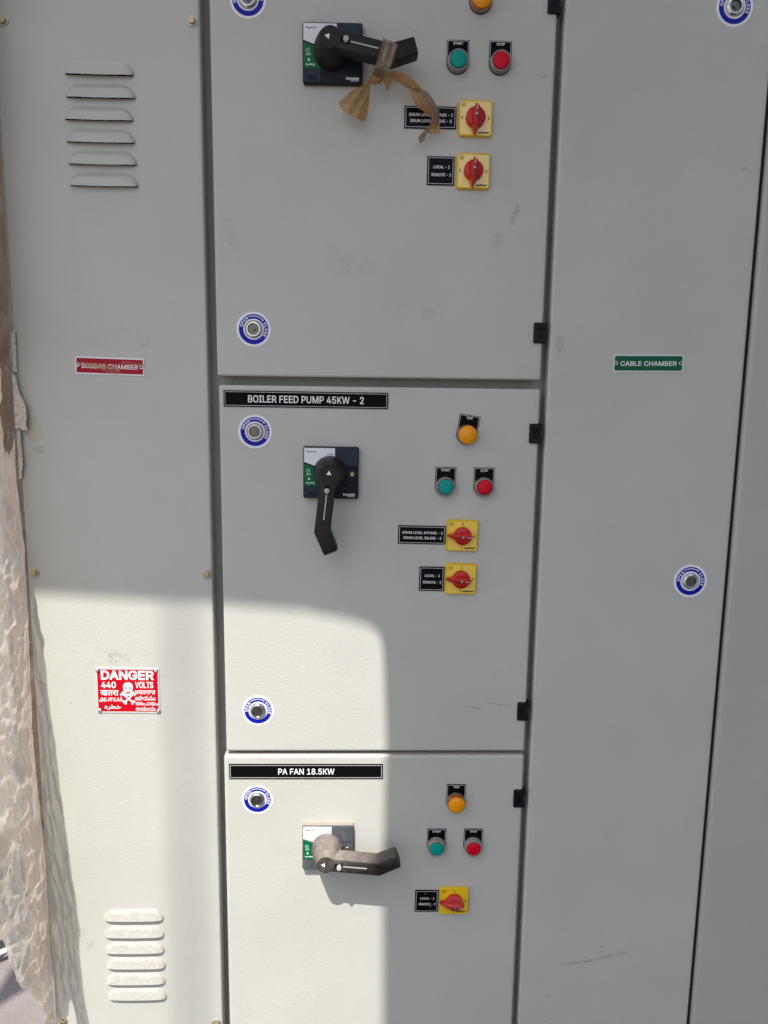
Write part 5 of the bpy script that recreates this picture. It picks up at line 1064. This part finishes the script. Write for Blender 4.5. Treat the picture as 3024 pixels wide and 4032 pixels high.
# ------------------------------------------------------------------ isolator switches with a crank handle
def isolator(x, z, label, handle_ang, ang=0.0, dusty=False):
    t = empty('isolator_switch', (x, 0, z), label, 'isolator switch', 'isolator switches with black handles', ang)
    W, H, T = 0.0835, 0.0785, 0.0108
    navy, light = ('switch_navy_dusty', 'switch_navy_dusty') if dusty else ('switch_navy', 'switch_navy_light')
    U = lambda u: -W / 2 + W * u            # fractions of the face, from its lower left
    V = lambda v: -H / 2 + H * v
    P = lambda pts: [(U(a), V(b)) for a, b in pts]
    o = rrect(W, H, 0.0030)
    m = MB().use('switch_side_dusty' if dusty else navy)
    m.stack([(o, 0.0), (o, T - 0.0014)], cap1=False)
    m.use(navy).stack([(o, T - 0.0014), (grow(o, -0.0004), T - 0.0004), (grow(o, -0.0014), T)], cap0=False)
    hh = T + 0.0003
    m.use(light).slab(P([(0.575, 0.642), (0.982, 0.642), (0.982, 0.978), (0.575, 0.978)]), T - 0.0002, T + 0.0010, 0.0003)
    m.use(light).slab(P([(0.02, 0.02), (0.285, 0.02), (0.285, 0.232), (0.02, 0.232)]), T - 0.0002, T + 0.0004)
    m.use(navy).flat(P([(0.075, 0.045), (0.245, 0.045), (0.245, 0.132), (0.075, 0.132)]), [], T + 0.00055)
    # printing: maker's name lower right, pale
    m.use('label_white')
    m.word('Schneider', U(0.832), V(0.085), 0.0031, hh, 0.0188, bold=0.035)
    m.word('Electric', U(0.868), V(0.048), 0.0018, hh, 0.0115, bold=0.02)
    # faint moulded marks round the screw
    m.use('print_grey')
    m.flat(P([(0.80, 0.365), (0.965, 0.365), (0.965, 0.369), (0.80, 0.369)]), [], hh)
    for k in range(10):
        a0, a1 = R(150 - 12 * k), R(150 - 12 * (k + 1))
        c0 = (U(0.885), V(0.47))
        m.flat([(c0[0] + 0.0062 * math.cos(a0), c0[1] + 0.0062 * math.sin(a0)), (c0[0] + 0.0058 * math.cos(a0), c0[1] + 0.0058 * math.sin(a0)),
                (c0[0] + 0.0058 * math.cos(a1), c0[1] + 0.0058 * math.sin(a1)), (c0[0] + 0.0062 * math.cos(a1), c0[1] + 0.0062 * math.sin(a1))], [], hh)
    bp = m.build('base_plate', t)
    w = MB().use('panel_white')
    w.slab(P([(0.016, 0.705), (0.30, 0.60), (0.57, 0.50), (0.57, 0.977), (0.016, 0.977)]), T - 0.0002, T + 0.0005)
    w.use('print_grey').word('Fupact SDF', U(0.142), V(0.905), 0.0021, T + 0.0006, 0.0155, bold=0.03, slant=0.22)
    w.word('ON', U(0.502), V(0.857), 0.0028, T + 0.0006, bold=0.012)
    w.flat(P([(0.440, 0.832), (0.448, 0.832), (0.448, 0.892), (0.440, 0.892)]), [], T + 0.0006)
    w.build('on_panel', bp)
    g = MB().use('panel_green')
    g.slab(P([(0.016, 0.24), (0.45, 0.24), (0.45, 0.53), (0.20, 0.60), (0.016, 0.672)]), T - 0.0002, T + 0.0005)
    g.use('label_white')
    n = 24
    cx, cz = U(0.087), V(0.535)
    ring = lambda r: [(cx + r * math.cos(2 * math.pi * k / n), cz + r * math.sin(2 * math.pi * k / n)) for k in range(n)]
    g.band(ring(0.0026), ring(0.0020), T + 0.0006)
    g.word('OFF', U(0.10), V(0.467), 0.0028, T + 0.0006, bold=0.006)
    px, pz = U(0.103), V(0.385)                     # padlock
    g.flat([(px - 0.0014, pz - 0.0020), (px + 0.0014, pz - 0.0020), (px + 0.0014, pz + 0.0002), (px - 0.0014, pz + 0.0002)], [], T + 0.0006)
    sh = [(px + 0.0010 * math.cos(R(a)), pz + 0.0002 + 0.0017 * math.sin(R(a))) for a in range(0, 181, 20)]
    si = [(px + 0.0005 * math.cos(R(a)), pz + 0.0002 + 0.0011 * math.sin(R(a))) for a in range(180, -1, -20)]
    g.flat(sh + si, [], T + 0.00062)
    zz = V(0.305)                                   # switch symbol: two open contacts joined by a fuse
    def bar(a, b, c, d, tw=0.0006):
        dx, dz = c - a, d - b
        ln = math.hypot(dx, dz)
        nx, nz = -dz / ln * tw / 2, dx / ln * tw / 2
        g.flat([(a + nx, b + nz), (a - nx, b - nz), (c - nx, d - nz), (c + nx, d + nz)], [], T + 0.0006)
    x0 = U(0.045)
    bar(x0, zz, x0 + 0.0022, zz)
    bar(x0 + 0.0022, zz - 0.0010, x0 + 0.0022, zz + 0.0010, 0.0014)
    bar(x0 + 0.0027, zz - 0.0022, x0 + 0.0055, zz)
    bar(x0 + 0.0055, zz, x0 + 0.0098, zz, 0.0014)
    bar(x0 + 0.0098, zz, x0 + 0.0132, zz - 0.0024)
    bar(x0 + 0.0122, zz - 0.0010, x0 + 0.0122, zz + 0.0010, 0.0014)
    g.build('off_panel', bp)
    sc = MB().use('brass_zinc').lathe([(0.0033, T), (0.0033, T + 0.0008), (0.0029, T + 0.0012), (0.0, T + 0.0013)], 24, U(0.885), V(0.478))
    sc.use('dark_hole').flat([(U(0.885) - 0.003, V(0.478) - 0.0004), (U(0.885) + 0.003, V(0.478) - 0.0002), (U(0.885) + 0.003, V(0.478) + 0.0004), (U(0.885) - 0.003, V(0.478) + 0.0002)], [], T + 0.00138)
    sc.build('screw', bp)
    hm = 'handle_dusty' if dusty else 'handle_black'
    k = MB().use(hm)
    k.lathe([(0.0249, T - 0.0002), (0.0249, 0.0190), (0.0238, 0.0260), (0.0210, 0.0380), (0.0170, 0.0510), (0.0148, 0.0575), (0.0140, 0.0590), (0.0, 0.0592)], 56)
    arm = [(0.0, -0.0116), (0.060, -0.0119), (0.0868, -0.0119), (0.1176, 0.0056), (0.1186, 0.0074), (0.1098, 0.0242), (0.1078, 0.0250), (0.0806, 0.0112), (0.055, 0.0114), (0.0, 0.0116)]
    k.stack([(grow(arm, -0.0015), 0.0310), (arm, 0.0325), (arm, 0.0560), (grow(arm, -0.0007), 0.0578), (grow(arm, -0.0022), 0.0585)])
    # web between hub and arm
    k.stack([([(0.004, -0.0108), (0.0235, -0.0108), (0.0235, 0.0108), (0.004, 0.0108)], 0.0150), ([(0.004, -0.0108), (0.0215, -0.0108), (0.0215, 0.0108), (0.004, 0.0108)], 0.0330)])
    for q in range(8):                               # moulded grip ribs
        xx = 0.0685 + q * 0.0019
        k.box(xx, xx + 0.0008, -0.0588, -0.0583, -0.0016, 0.0016)
    ho = k.build('handle', t, (-0.0014, 0, 0.0010), R(-handle_ang), sharp=38)
    s = MB().use('arrow_white').flat([(-0.0078, 0.0), (-0.0012, -0.0036), (-0.0016, 0.0036)], [], 0.05935)
    s.build('arrow_mark', ho)
    s = MB().use('dark_hole').flat([(0.0115, -0.0036), (0.0255, -0.0036), (0.0255, 0.0036), (0.0115, 0.0036)], [], 0.0587)
    s.use('dark_hole').flat([(0.0262, -0.0020), (0.0665, -0.0020), (0.0665, 0.0020), (0.0262, 0.0020)], [], 0.0587)
    s.use('pin_grey').slab([(0.0275, -0.0010), (0.0655, -0.0010), (0.0655, 0.0010), (0.0275, 0.0010)], 0.0586, 0.0591)
    s.build('slide_slot', ho)
    s = MB().use('pin_grey').lathe([(0.0032, 0.0586), (0.0038, 0.0615), (0.0038, 0.0650), (0.0032, 0.0658), (0.0, 0.0659)], 28, 0.0215, 0.0)
    s.build('slide_button', ho)
    return t
isolator(-0.0444, 1.9081, 'isolator switch wrapped with brown tape, handle to the right', -11.5, 0.3)
isolator(-0.0455, 1.3213, 'isolator switch with its handle hanging down', -96, -0.3)
isolator(-0.0492, 0.7033, 'dust covered isolator switch in the sun, handle to the right', -5.5, -0.2, True)

# ------------------------------------------------------------------ brown packing tape knotted round the top handle
def ribbon(m, rows, sub=5, wob=0.0006, mid=0.0, seed=0.0, bulge=0.0):
    """a strip of tape between two edge lines; rows = (left point, right point)"""
    ls = [Vector(a) for a, b in rows]
    rs = [Vector(b) for a, b in rows]
    def cat(P, t):
        n = len(P) - 1
        i = min(int(t * n), n - 1)
        u = t * n - i
        p0, p1, p2, p3 = P[max(i - 1, 0)], P[i], P[i + 1], P[min(i + 2, n)]
        return 0.5 * ((2 * p1) + (p2 - p0) * u + (2 * p0 - 5 * p1 + 4 * p2 - p3) * u * u + (3 * p1 - p0 - 3 * p2 + p3) * u ** 3)
    NV = (len(rows) - 1) * sub
    NU = 20
    vs = []
    for j in range(NV + 1):
        t = j / NV
        a, b = cat(ls, t), cat(rs, t)
        for i in range(NU + 1):
            u = i / NU
            p = a.lerp(b, u)
            d = noise.noise(Vector((u * 4 + seed, t * 5, seed))) * wob * 2 + math.sin(u * math.pi * 4.5 + seed + t) * wob * (0.35 + 0.65 * t)
            k = bulge * max(0.0, t - 0.35) / 0.65 * (math.sin(u * math.pi) ** 0.8 + 0.12 * math.sin(u * 9.0))
            vs.append((p.x - 0.3 * k, p.y - d - mid * math.sin(u * math.pi), p.z + d * 0.3 - k))
    fs = [(j * (NU + 1) + i, (j + 1) * (NU + 1) + i, (j + 1) * (NU + 1) + i + 1, j * (NU + 1) + i + 1) for j in range(NV) for i in range(NU)]
    m.add(vs, fs)

WRAP = [((0.0256, -0.0400, 1.9159), (0.0456, -0.0400, 1.9072)), ((0.0247, -0.0620, 1.9077), (0.0447, -0.0620, 1.8994)), ((0.0215, -0.0640, 1.8945), (0.0412, -0.0640, 1.8890)), ((0.0179, -0.0630, 1.8819), (0.0368, -0.0630, 1.8771)), ((0.0143, -0.0620, 1.8735), (0.0313, -0.0620, 1.8687)), ((0.0122, -0.0520, 1.8693), (0.0260, -0.0520, 1.8666)), ((0.0099, -0.0450, 1.8657), (0.0205, -0.0450, 1.8633))]
FAN = [((0.0073, -0.0440, 1.8605), (0.0095, -0.0440, 1.8594)), ((0.0014, -0.0460, 1.8558), (0.0083, -0.0410, 1.8556)), ((-0.0053, -0.0460, 1.8525), (0.0080, -0.0360, 1.8520)), ((-0.0139, -0.0440, 1.8486), (0.0074, -0.0320, 1.8434)), ((-0.0225, -0.0400, 1.8449), (0.0061, -0.0280, 1.8339)), ((-0.0348, -0.0320, 1.8384), (0.0033, -0.0240, 1.8196))]
ARCH = [((0.0204, -0.0450, 1.8664), (0.0224, -0.0450, 1.8625)), ((0.0261, -0.0470, 1.8698), (0.0267, -0.0440, 1.8638)), ((0.0317, -0.0480, 1.8724), (0.0301, -0.0430, 1.8650)), ((0.0451, -0.0460, 1.8734), (0.0398, -0.0400, 1.8645)), ((0.0559, -0.0430, 1.8718), (0.0497, -0.0360, 1.8608)), ((0.0677, -0.0400, 1.8671), (0.0556, -0.0340, 1.8592)), ((0.0768, -0.0360, 1.8603), (0.0601, -0.0330, 1.8569)), ((0.0860, -0.0320, 1.8525), (0.0695, -0.0310, 1.8552))]
FOLD = [((0.0560, -0.0360, 1.8589), (0.0569, -0.0370, 1.8577)), ((0.0643, -0.0360, 1.8551), (0.0739, -0.0370, 1.8542)), ((0.0741, -0.0350, 1.8511), (0.0862, -0.0360, 1.8518)), ((0.0832, -0.0330, 1.8412), (0.0950, -0.0340, 1.8425)), ((0.0915, -0.0310, 1.8312), (0.1032, -0.0310, 1.8305)), ((0.0959, -0.0290, 1.8228), (0.1046, -0.0290, 1.8221)), ((0.0942, -0.0270, 1.8133), (0.1053, -0.0260, 1.8139))]
LOWER = [((0.0602, -0.0310, 1.8577), (0.0722, -0.0340, 1.8537)), ((0.0648, -0.0300, 1.8473), (0.0803, -0.0320, 1.8451)), ((0.0725, -0.0280, 1.8372), (0.0865, -0.0300, 1.8378)), ((0.0801, -0.0260, 1.8316), (0.0917, -0.0280, 1.8322)), ((0.0892, -0.0240, 1.8266), (0.0964, -0.0260, 1.8265)), ((0.0953, -0.0230, 1.8224), (0.0992, -0.0240, 1.8226))]
TAIL = [((0.0951, -0.0260, 1.8219), (0.1049, -0.0260, 1.8221)), ((0.0929, -0.0240, 1.8142), (0.1060, -0.0240, 1.8145)), ((0.0883, -0.0220, 1.8092), (0.1068, -0.0220, 1.8087)), ((0.0879, -0.0200, 1.8024), (0.1077, -0.0200, 1.8033))]
SCRAP = [((0.0941, -0.0270, 1.8147), (0.0947, -0.0270, 1.8119)), ((0.0890, -0.0250, 1.8101), (0.0887, -0.0250, 1.8036)), ((0.0849, -0.0220, 1.8063), (0.0870, -0.0220, 1.7990)), ((0.0776, -0.0180, 1.7986), (0.0850, -0.0180, 1.7950)), ((0.0787, -0.0160, 1.7917), (0.0817, -0.0160, 1.7921))]
DROP = [((0.0229, -0.0420, 1.8636), (0.0388, -0.0400, 1.8642)), ((0.0274, -0.0380, 1.8598), (0.0369, -0.0370, 1.8617)), ((0.0310, -0.0340, 1.8532), (0.0320, -0.0340, 1.8530))]

tp = empty('packing_tape', (0.0147, -0.047, 1.8624), 'strip of brown packing tape knotted round the top switch handle, ends dangling', 'packing tape')
def tape_part(name, mat, rows, **kw):
    m = MB().use(mat)
    ribbon(m, [((a[0] - 0.0147, a[1] + 0.047, a[2] - 1.8624), (b[0] - 0.0147, b[1] + 0.047, b[2] - 1.8624)) for a, b in rows], **kw)
    return m.build(name, tp, sharp=60)
tape_part('wrap', 'tape_dark', WRAP, wob=0.0008, seed=1.3)
tape_part('loose_end', 'tape_brown', FAN, wob=0.0021, mid=0.002, seed=2.1, bulge=0.0098)
e2 = tape_part('loose_end', 'tape_brown', ARCH, wob=0.0014, mid=0.003, seed=3.7)
def sub(parent, name, mat, rows, **kw):
    o = tape_part(name, mat, rows, **kw)
    o.parent = parent
    return o
sub(e2, 'twisted_fold', 'tape_dark', FOLD, wob=0.0008, mid=0.0015, seed=4.4)
sub(e2, 'twisted_fold', 'tape_brown', LOWER, wob=0.0016, mid=-0.002, seed=5.2)
sub(e2, 'tip', 'tape_brown', TAIL, wob=0.0008, mid=0.0008, seed=6.1)
sub(e2, 'tip', 'tape_dark', SCRAP, wob=0.0005, seed=7.7)
tape_part('scrap', 'tape_brown', DROP, wob=0.0006, seed=8.2)
k = MB().use('tape_brown')
vs, fs = [], []
NA, NB = 22, 14
for j in range(NB + 1):
    for i in range(NA):
        th, ph = math.pi * j / NB, 2 * math.pi * i / NA
        d = Vector((math.sin(th) * math.cos(ph), math.sin(th) * math.sin(ph), math.cos(th)))
        q = 1 + 0.30 * noise.noise(d * 2.4 + Vector((3, 1, 5))) + 0.12 * math.sin(ph * 5 + th * 3)
        vs.append((d.x * 0.0078 * q + 0.0005, d.y * 0.0055 * q + 0.001, d.z * 0.0052 * q - 0.0005))
fs = [(j * NA + i, (j + 1) * NA + i, (j + 1) * NA + (i + 1) % NA, j * NA + (i + 1) % NA) for j in range(NB) for i in range(NA)]
k.add(vs, fs)
k.build('knot', tp, sharp=60)

# ------------------------------------------------------------------ riveted signs
def eyelet(parent, x, z, big=False, name='rivet'):
    m = MB().use('rivet_metal')
    if big:
        m.lathe([(0.0034, 0.0), (0.0034, 0.0006), (0.0030, 0.0016), (0.0022, 0.0023), (0.0011, 0.0026), (0.0009, 0.0022), (0.0, 0.0021)], 24)
    else:
        m.lathe([(0.0029, 0.0), (0.0029, 0.0006), (0.0023, 0.0011), (0.0016, 0.0010)], 24, cap=False)
        m.use('dark_hole').lathe([(0.0016, 0.0010), (0.0013, 0.0004), (0.0, 0.0004)], 20)
    return m.build(name, parent, (x, -0.0010, z))

def chamber_sign(name, label, x, z, w, h, txt, mat, ang, tw, inner_r):
    t = empty(name, (x, 0, z), label, 'sign', 'riveted chamber signs', ang)
    m = MB().use('aluminium').slab(rrect(w, h, 0.0012, n=3), 0.0, 0.0010, 0.0002)
    m.use(mat).flat(rrect(w - 0.0042, h - 0.0046, inner_r, n=4), [], 0.00115)
    m.use('label_white').word(txt, 0.0, -0.0004, 0.0066, 0.00128, tw, bold=0.014)
    p = m.build('face_plate', t)
    eyelet(t, -w / 2 + 0.0042, 0.0003)
    eyelet(t, w / 2 - 0.0044, 0.0)
    return t
bs = chamber_sign('chamber_sign', 'red BUSBAR CHAMBER sign with torn clear tape on it', -0.3730, 1.4756, 0.1015, 0.0258, 'BUSBAR CHAMBER', 'sign_dark_red', -1.2, 0.0830, 0.0003)
m = MB().use('tape_clear')
ribbon(m, [((-0.048, -0.0018, 0.0052), (-0.048, -0.0018, -0.0004)), ((-0.028, -0.0019, 0.0036), (-0.030, -0.0018, -0.0012)), ((-0.010, -0.0021, 0.0030), (-0.014, -0.0018, -0.0046)), ((0.006, -0.0020, 0.0010), (0.002, -0.0018, -0.0112)), ((0.0150, -0.0018, -0.0030), (0.0140, -0.0018, -0.0118))], wob=0.0001)
m.build('tape_scrap', bs)
m = MB().use('tape_clear')
ribbon(m, [((0.0180, -0.0019, 0.0080), (0.0190, -0.0018, 0.0042)), ((0.032, -0.0020, 0.0070), (0.030, -0.0018, 0.0050)), ((0.0500, -0.0018, 0.0052), (0.0500, -0.0018, 0.0012))], wob=0.0001)
m.build('tape_scrap', bs)
chamber_sign('chamber_sign', 'green CABLE CHAMBER sign riveted to the tall right door', 0.4320, 1.4911, 0.1073, 0.0263, 'CABLE CHAMBER', 'sign_green', 0.6, 0.0860, 0.0026)

def danger_sign():
    w, h = 0.1000, 0.0752
    t = empty('danger_sign', (-0.3664, 0, 0.9701), 'red DANGER 440 VOLTS sign with a white skull and crossbones', 'warning sign', None, -0.5)
    m = MB().use('aluminium').slab(rrect(w, h, 0.0010, n=3), 0.0, 0.0010, 0.0002)
    m.use('sign_red').flat(rrect(w - 0.0056, h - 0.0054, 0.0010), [], 0.00112)
    X = lambda px: (px - 797) / 1494 * w       # layout read off the sign, in its own width and height
    Z = lambda pz: (700 - pz) / 1056 * h
    hh = 0.00125
    m.use('label_white')
    m.word('DANGER', X(787), Z(338), 0.0136, hh, 0.0835, bold=0.030)
    m.word('440', X(348), Z(567), 0.0096, hh, 0.0240, bold=0.024)
    m.word('VOLTS', X(1185), Z(562), 0.0096, hh, 0.0285, bold=0.022)
    m.script('hindi', X(365), Z(755), 0.0290, 0.0090, hh, 0.022)
    m.script('tamil', X(390), Z(900), 0.0365, 0.0100, hh, 0.016)
    m.script('urdu', X(430), Z(1090), 0.0265, 0.0100, hh, 0.020)
    m.script('punjabi', X(1200), Z(735), 0.0325, 0.0066, hh, 0.016)
    m.script('telugu', X(1200), Z(868), 0.0325, 0.0080, hh, 0.012)
    m.script('malayalam', X(1232), Z(1003), 0.0350, 0.0056, hh, 0.012)
    m.script('kannada', X(1200), Z(1118), 0.0310, 0.0072, hh, 0.012)
    # skull
    sk = [(700, 545), (740, 512), (800, 502), (860, 512), (900, 545), (914, 600), (910, 670), (886, 705), (880, 760), (860, 800), (830, 818), (780, 818), (745, 800), (722, 765), (714, 710), (690, 670), (684, 600)]
    sk = [(X(a), Z(b)) for a, b in sk][::-1]
    def blob(cx, cz, rx, rz, n=14):
        return [(X(cx + rx * math.cos(2 * math.pi * k / n)), Z(cz - rz * math.sin(2 * math.pi * k / n))) for k in range(n)]
    holes = [blob(752, 640, 26, 20), blob(848, 636, 26, 20), [(X(785), Z(702)), (X(820), Z(702)), (X(802), Z(675))], [(X(752), Z(768)), (X(848), Z(768)), (X(848), Z(730)), (X(752), Z(730))]]
    m.flat(sk, holes, hh)
    def bone(x0, z0, x1, z1, tw, lift):
        a, b = Vector((X(x0), Z(z0))), Vector((X(x1), Z(z1)))
        d = (b - a).normalized()
        nn = Vector((-d.y, d.x)) * tw
        m.flat([tuple(a + nn), tuple(a - nn), tuple(b - nn), tuple(b + nn)], [], hh + lift)
        for q, s in ((a, -1), (b, 1)):
            for e in (-1, 1):
                c = q + Vector((-d.y, d.x)) * tw * 1.5 * e
                m.flat([(c.x + tw * 1.45 * math.cos(2 * math.pi * k / 12), c.y + tw * 1.45 * math.sin(2 * math.pi * k / 12)) for k in range(12)], [], hh + lift + 0.00001 * (2 + e))
    bone(660, 765, 915, 975, 0.0014, 0.00004)
    bone(935, 762, 712, 975, 0.0014, 0.00010)
    m.build('face_plate', t)
    for (px, pz) in ((98, 218), (1470, 222), (122, 1162), (1505, 1162)):
        eyelet(t, X(px), Z(pz), True)
    return t
danger_sign()

# ------------------------------------------------------------------ plastic wrapping hanging at the left of the cabinet
HZ = [(0.36, 0.026), (0.405, 0.030), (0.444, 0.038), (0.49, 0.068), (0.538, 0.098), (0.592, 0.117), (0.621, 0.126), (0.652, 0.138), (0.664, 0.200), (0.70, 0.225), (0.756, 0.236), (0.778, 0.216), (0.85, 0.204), (0.936, 0.214), (1.01, 0.168),
      (1.075, 0.140), (1.147, 0.112), (1.25, 0.070), (1.35, 0.064), (1.60, 0.060), (2.2, 0.058)]
GAP = [(0.3, 0.001), (0.66, 0.001), (0.75, 0.004), (0.88, 0.0085), (1.0, 0.0065), (1.1, 0.0040), (1.2, 0.0030), (1.3, 0.0085), (1.52, 0.0065), (1.6, 0.002), (2.3, 0.001)]
HEM = [(0.3, 0.95), (0.50, 0.75), (0.56, 0.50), (0.70, 0.26), (0.9, 0.17), (1.1, 0.26), (1.3, 0.40), (1.5, 0.55), (1.7, 0.6), (2.3, 0.6)]
def interp(T, z):
    for (a, va), (b, vb) in zip(T, T[1:]):
        if z <= b:
            return va + (vb - va) * max(0.0, (z - a)) / (b - a)
    return T[-1][1]

def crumple(p, k=1.0):
    q = Vector((p.x, p.y * 1.1 - p.z * 0.30, p.z * 0.40 + p.y * 0.35))
    w = Vector((p.x, p.y * 0.8 + p.z * 0.45, p.z * 0.35 - p.y * 0.6))
    a = noise.noise(q * 15) * 0.008 + (0.4 - abs(noise.noise(q * 27 + Vector((5, 3, 1))))) * 0.011 + (0.4 - abs(noise.noise(w * 44 + Vector((9, 2, 4))))) * 0.0055 + noise.noise(p * 60) * 0.0014
    return a * k

sheet = empty('plastic_sheet', (-0.52, 0, 0.36), 'crumpled translucent plastic wrapping hanging along the left edge of the cabinet', 'plastic sheet')
NS, NZ = 56, 420
Z0, Z1 = 0.36, 2.15
vs, fs, fm = [], [], []
for j in range(NZ + 1):
    z = Z0 + (Z1 - Z0) * j / NZ
    h = interp(HZ, z) + 0.015 * min(1.0, max(0.0, (z - 0.655) / 0.01)) + 0.003 * noise.noise(Vector((z * 30, 2.0, 1.0))) + 0.0015 * noise.noise(Vector((z * 90, 7.0, 1.0)))
    g = interp(GAP, z) + 0.0012 * noise.noise(Vector((z * 38, 4.0, 9.0)))
    for i in range(NS + 1):
        s = i / NS
        y = 0.004 - h * s - 0.004 * s
        x = -0.5135 - g - 0.010 * s * min(1.0, h / 0.1)
        damp = min(1.0, s * 5) * min(1.0, (1 - s) * 9 + 0.15)
        c = crumple(Vector((y * 1.5, z, 0.3)))
        vs.append((x - c * damp * 0.9 + 0.52, y + 0.4 * c * damp * min(1.0, (1 - s) * 5), z - 0.36))
NB = 9
for j in range(NZ):
    z = Z0 + (Z1 - Z0) * (j + 0.5) / NZ
    he = interp(HEM, z) + 0.03 * noise.noise(Vector((z * 25, 0.5, 3.0)))
    for i in range(NS):
        fs.append((j * (NS + 1) + i, (j + 1) * (NS + 1) + i, (j + 1) * (NS + 1) + i + 1, j * (NS + 1) + i + 1))
        zk = z + 0.05 * noise.noise(Vector((z * 6, (i + 0.5) / NS * 3, 8.0)))
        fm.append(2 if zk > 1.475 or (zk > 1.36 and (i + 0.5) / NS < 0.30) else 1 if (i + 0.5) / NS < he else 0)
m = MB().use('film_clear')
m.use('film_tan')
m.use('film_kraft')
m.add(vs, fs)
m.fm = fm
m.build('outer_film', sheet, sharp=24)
# the brown layer wrapped round behind, seen in the gap beside the cover
vs, fs = [], []
NU, NV = 26, 200
for j in range(NV + 1):
    z = 0.50 + 1.68 * j / NV
    for i in range(NU + 1):
        u = i / NU
        x = -0.5128 - 0.055 * u
        c = crumple(Vector((x * 1.5, z, 4.3)), 1.2) * min(1, u * 6 + 0.1)
        vs.append((x + 0.52, 0.020 + 0.02 * u + c, z - 0.36 - 0.10 * u * (1 if j == 0 else 0)))
fs = [(j * (NU + 1) + i, j * (NU + 1) + i + 1, (j + 1) * (NU + 1) + i + 1, (j + 1) * (NU + 1) + i) for j in range(NV) for i in range(NU)]
MB_ = MB().use('film_brown')
MB_.add(vs, fs)
MB_.build('inner_film', sheet, sharp=75)

# torn foam tape on the edge of the cover
def foam():
    pieces = [
        [(-0.5090, 1.5250), (-0.5127, 1.5110), (-0.5130, 1.4943), (-0.5127, 1.4776), (-0.5131, 1.4649), (-0.5071, 1.4650), (-0.5071, 1.4875), (-0.5063, 1.5236)],
        [(-0.5129, 1.4628), (-0.5128, 1.4424), (-0.5125, 1.4239), (-0.5125, 1.4025), (-0.5117, 1.3810), (-0.5066, 1.3825), (-0.5003, 1.3797), (-0.4946, 1.3798), (-0.4970, 1.3884),
         (-0.4951, 1.4027), (-0.4959, 1.4170), (-0.5022, 1.4312), (-0.5052, 1.4396), (-0.5071, 1.4538), (-0.5089, 1.4601)],
        [(-0.5112, 1.3817), (-0.5120, 1.3593), (-0.5117, 1.3303), (-0.5141, 1.3068), (-0.5095, 1.3068), (-0.5078, 1.3215), (-0.5061, 1.3318), (-0.5066, 1.3478), (-0.5072, 1.3608), (-0.5067, 1.3811)]]
    t = empty('foam_tape', (-0.5125, 0, 1.30), 'torn strip of cream foam tape peeling off the left edge of the cabinet', 'foam tape')
    m = MB().use('foam')
    for n, p in enumerate(pieces):
        q = []
        for i in range(len(p)):
            a, b = Vector(p[i]), Vector(p[(i + 1) % len(p)])
            k = max(1, int((b - a).length / 0.0022))
            for s in range(k):
                c = a.lerp(b, s / k)
                c = c + Vector((noise.noise(Vector((c.x * 500, c.y * 500, n))), noise.noise(Vector((c.x * 500, c.y * 500, n + 7))))) * 0.0009
                q.append((c.x + 0.5125, c.y - 1.30))
        h0 = (0.0030, 0.0075, 0.0045)[n]
        m.stack([(q, h0), (q, h0 + 0.0022), (grow(q, -0.0005), h0 + 0.0030)])
        # the strip stands off the paint on its old adhesive bead along the edge
        zs = [b for a, b in q]
        m.box(-0.0012, 0.0018, -h0, -0.0002, min(zs) + 0.003, max(zs) - 0.003)
    m.build('strip', t)
foam()

# ------------------------------------------------------------------ things on the ground behind, lower left
m = MB().use('timber')
m.box(-0.28, 0.28, -0.07, 0.07, 0.0, 0.16)
tb = m.build('timber_baulk', None, (-1.00, 0.82, 0.0))
tb.rotation_euler = (0, 0, R(62))
tag(tb, 'dark brown timber baulk on the ground behind the plastic sheet', 'timber')
m = MB().use('white_pipe')
m.tube([(-0.10, -0.085, 0.03), (0.16, 0.12, 0.03)], 0.007, 12)
m.tube([(-0.098, -0.083, 0.0), (-0.098, -0.083, 0.03)], 0.006, 8)
pp = m.build('pipe', None, (-0.93, 0.575, 0.0))
tag(pp, 'thin white pipe lying in front of the timber baulk', 'pipe')
